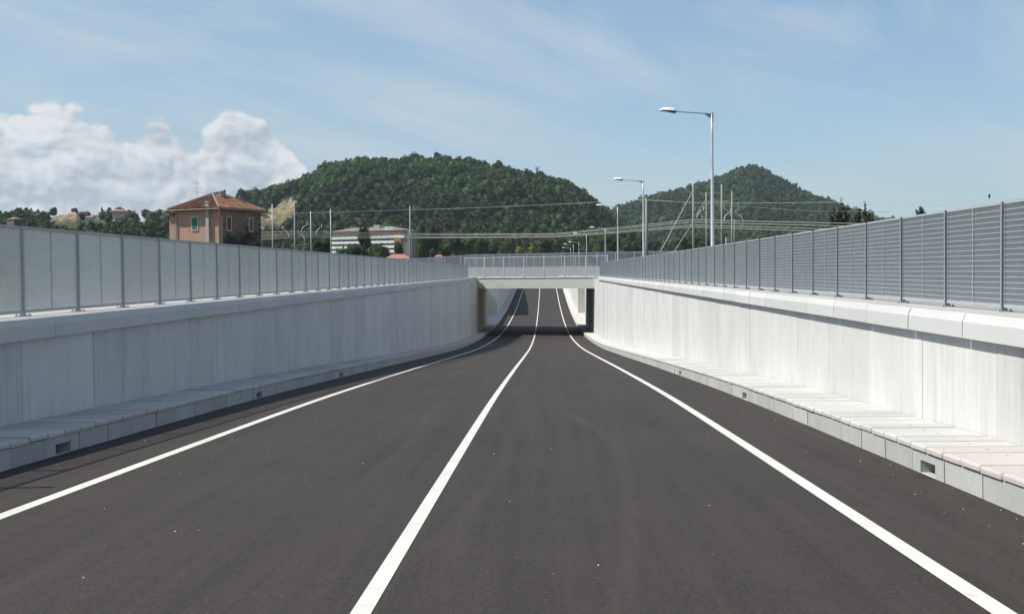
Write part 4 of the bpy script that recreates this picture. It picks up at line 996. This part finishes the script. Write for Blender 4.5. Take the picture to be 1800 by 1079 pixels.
def villa(px0, px1, ye, yb, Y, label, wall, roofm, hip=1.6, nwin=5, nm='villa', floors=1):
    p0 = at(px0, ye, Y); p1 = at(px1, ye, Y); W = p1[0] - p0[0]; zb = at(px0, yb, Y)[2] - 3; ze = p0[2]; D = min(9, W * .7)
    e = empty(nm, (p0[0], Y, 0)); tag(e, label, 'house')
    MB().box((0, 0, zb), (W, D, ze)).build('wall', M[wall], e)
    rf = MB(); o_ = W * .06; rf.add([(-o_, -o_, ze), (W + o_, -o_, ze), (W + o_, D + o_, ze), (-o_, D + o_, ze), (W*.28, D/2, ze + hip), (W*.72, D/2, ze + hip)], [(0,3,2,1), (0,1,5,4), (1,2,5), (2,3,4,5), (3,0,4)])
    rf.build('roof', M[roofm], e)
    if nwin:
        for k_ in range(nwin):
            a = W * (k_ + .3) / nwin; hgt = at(px0, ye, Y)[2] - at(px0, yb, Y)[2]
            MB().box((a, -.06, ze - hgt * .8), (a + W / nwin * .4, -.003, ze - hgt * .3)).build('window', M['glass_dark'], e)
    return e
villa(118, 134.5, 378, 384.5, 900, 'white villa with reddish roof on the left ridge, colonnaded front', 'white_render', 'red_roof', 2.4)
villa(162, 170, 378.5, 385.5, 895, 'small white house with one dark door on the left ridge', 'white_render', 'grey_roof', .4, 1)
villa(149, 161, 382, 387, 893, 'ochre annexe left of the small white house on the ridge', 'cream_render', 'red_roof', 1.0, 0, 'annexe')
villa(193, 219, 371, 378, 905, 'long pinkish villa with flat red roof on the left ridge', 'pink_render', 'red_roof', 1.4, 6)
villa(12, 34, 386, 394, 200, 'grey shed with low gable just above the left end of the fence', 'grey_shutter', 'grey_roof', .35, 0, 'shed').rotation_euler = (0, 0, math.radians(-35))
villa(677, 720, 455, 460, 190, 'low house showing only its red tiled roof above the left fence', 'cream_render', 'red_roof', .75, 0, 'low_house')
villa(764, 778, 451, 458, 230, 'small red roofed building glimpsed through the fence near the overpass', 'cream_render', 'red_roof', .35, 0, 'low_house')
for px, py, cl in ((1306, 350, 'uppermost'), (1309, 374, 'right hand middle'), (1305, 408, 'lowest'), (1296, 379, 'left hand middle')):
    Yv = 1750; p = at(px, py, Yv); a_ = (p[0] - EYE[0]) / Yv; 
    rr = np.linspace(1460, 2490, 300); zz = hillB(np.full(300, a_), rr); k_ = int(np.argmin(np.abs((zz - 1.65) / rr - (p[2] - 1.65) / Yv))); Yv = float(rr[k_]) - 10; 
    villa(px - 2.4, px + 2.4, py - 1.4, py + 2.2, Yv, cl + ' of the tiny pale cottages among the trees on the pointed hill', 'cream_render', 'red_roof', 1.6, 0, 'cottage')['group'] = 'tiny cottages on the pointed hill'

# ------------------------------------------------------------------ loose grit on the asphalt
mb = MB()
for k_ in range(150):
    Yp = random.uniform(6, 34); Xp = random.uniform(-4.7, 4.7)
    if random.random() < .35: Xp = random.choice((-1, 1)) * random.uniform(4.3, 4.8)
    r_ = random.uniform(.004, .011); z_ = float(zr(Yp)); q = [(Xp + r_*random.uniform(.6, 1.3)*math.cos(a), Yp + r_*random.uniform(.6, 1.3)*math.sin(a), z_ - .001) for a in (0, 1.57, 3.14, 4.71)]
    mb.add(q + [(Xp, Yp, z_ + r_*.9)], [(0,1,4), (1,2,4), (2,3,4), (3,0,4)])
tag(mb.build('loose_grit', M['slab']), 'scattered pale grit and chips on the asphalt', 'gravel', kind='stuff')

# ------------------------------------------------------------------ air
hz = MB().box((-1900, -250, -8), (2400, 3300, 330)).build('haze', None) if False else None
me = MB().box((-1500, -200, -8), (2300, 3250, 300)).mesh('haze', bpy.data.materials.new('haze_air')); fixn(me); ho = link('haze', me); tag(ho, 'thin pale summer haze filling the air', 'haze', kind='stuff')
hm = me.materials[0]; hm.use_nodes = True; t = NT(hm.node_tree); t.n.remove(t.n['Principled BSDF'])
pv = t.new('ShaderNodeVolumePrincipled'); pv.inputs['Color'].default_value = (.80, .90, 1.0, 1); pv.inputs['Density'].default_value = 0.00006; pv.inputs['Anisotropy'].default_value = 0.2
t.l.new(pv.outputs[0], t.n['Material Output'].inputs['Volume'])
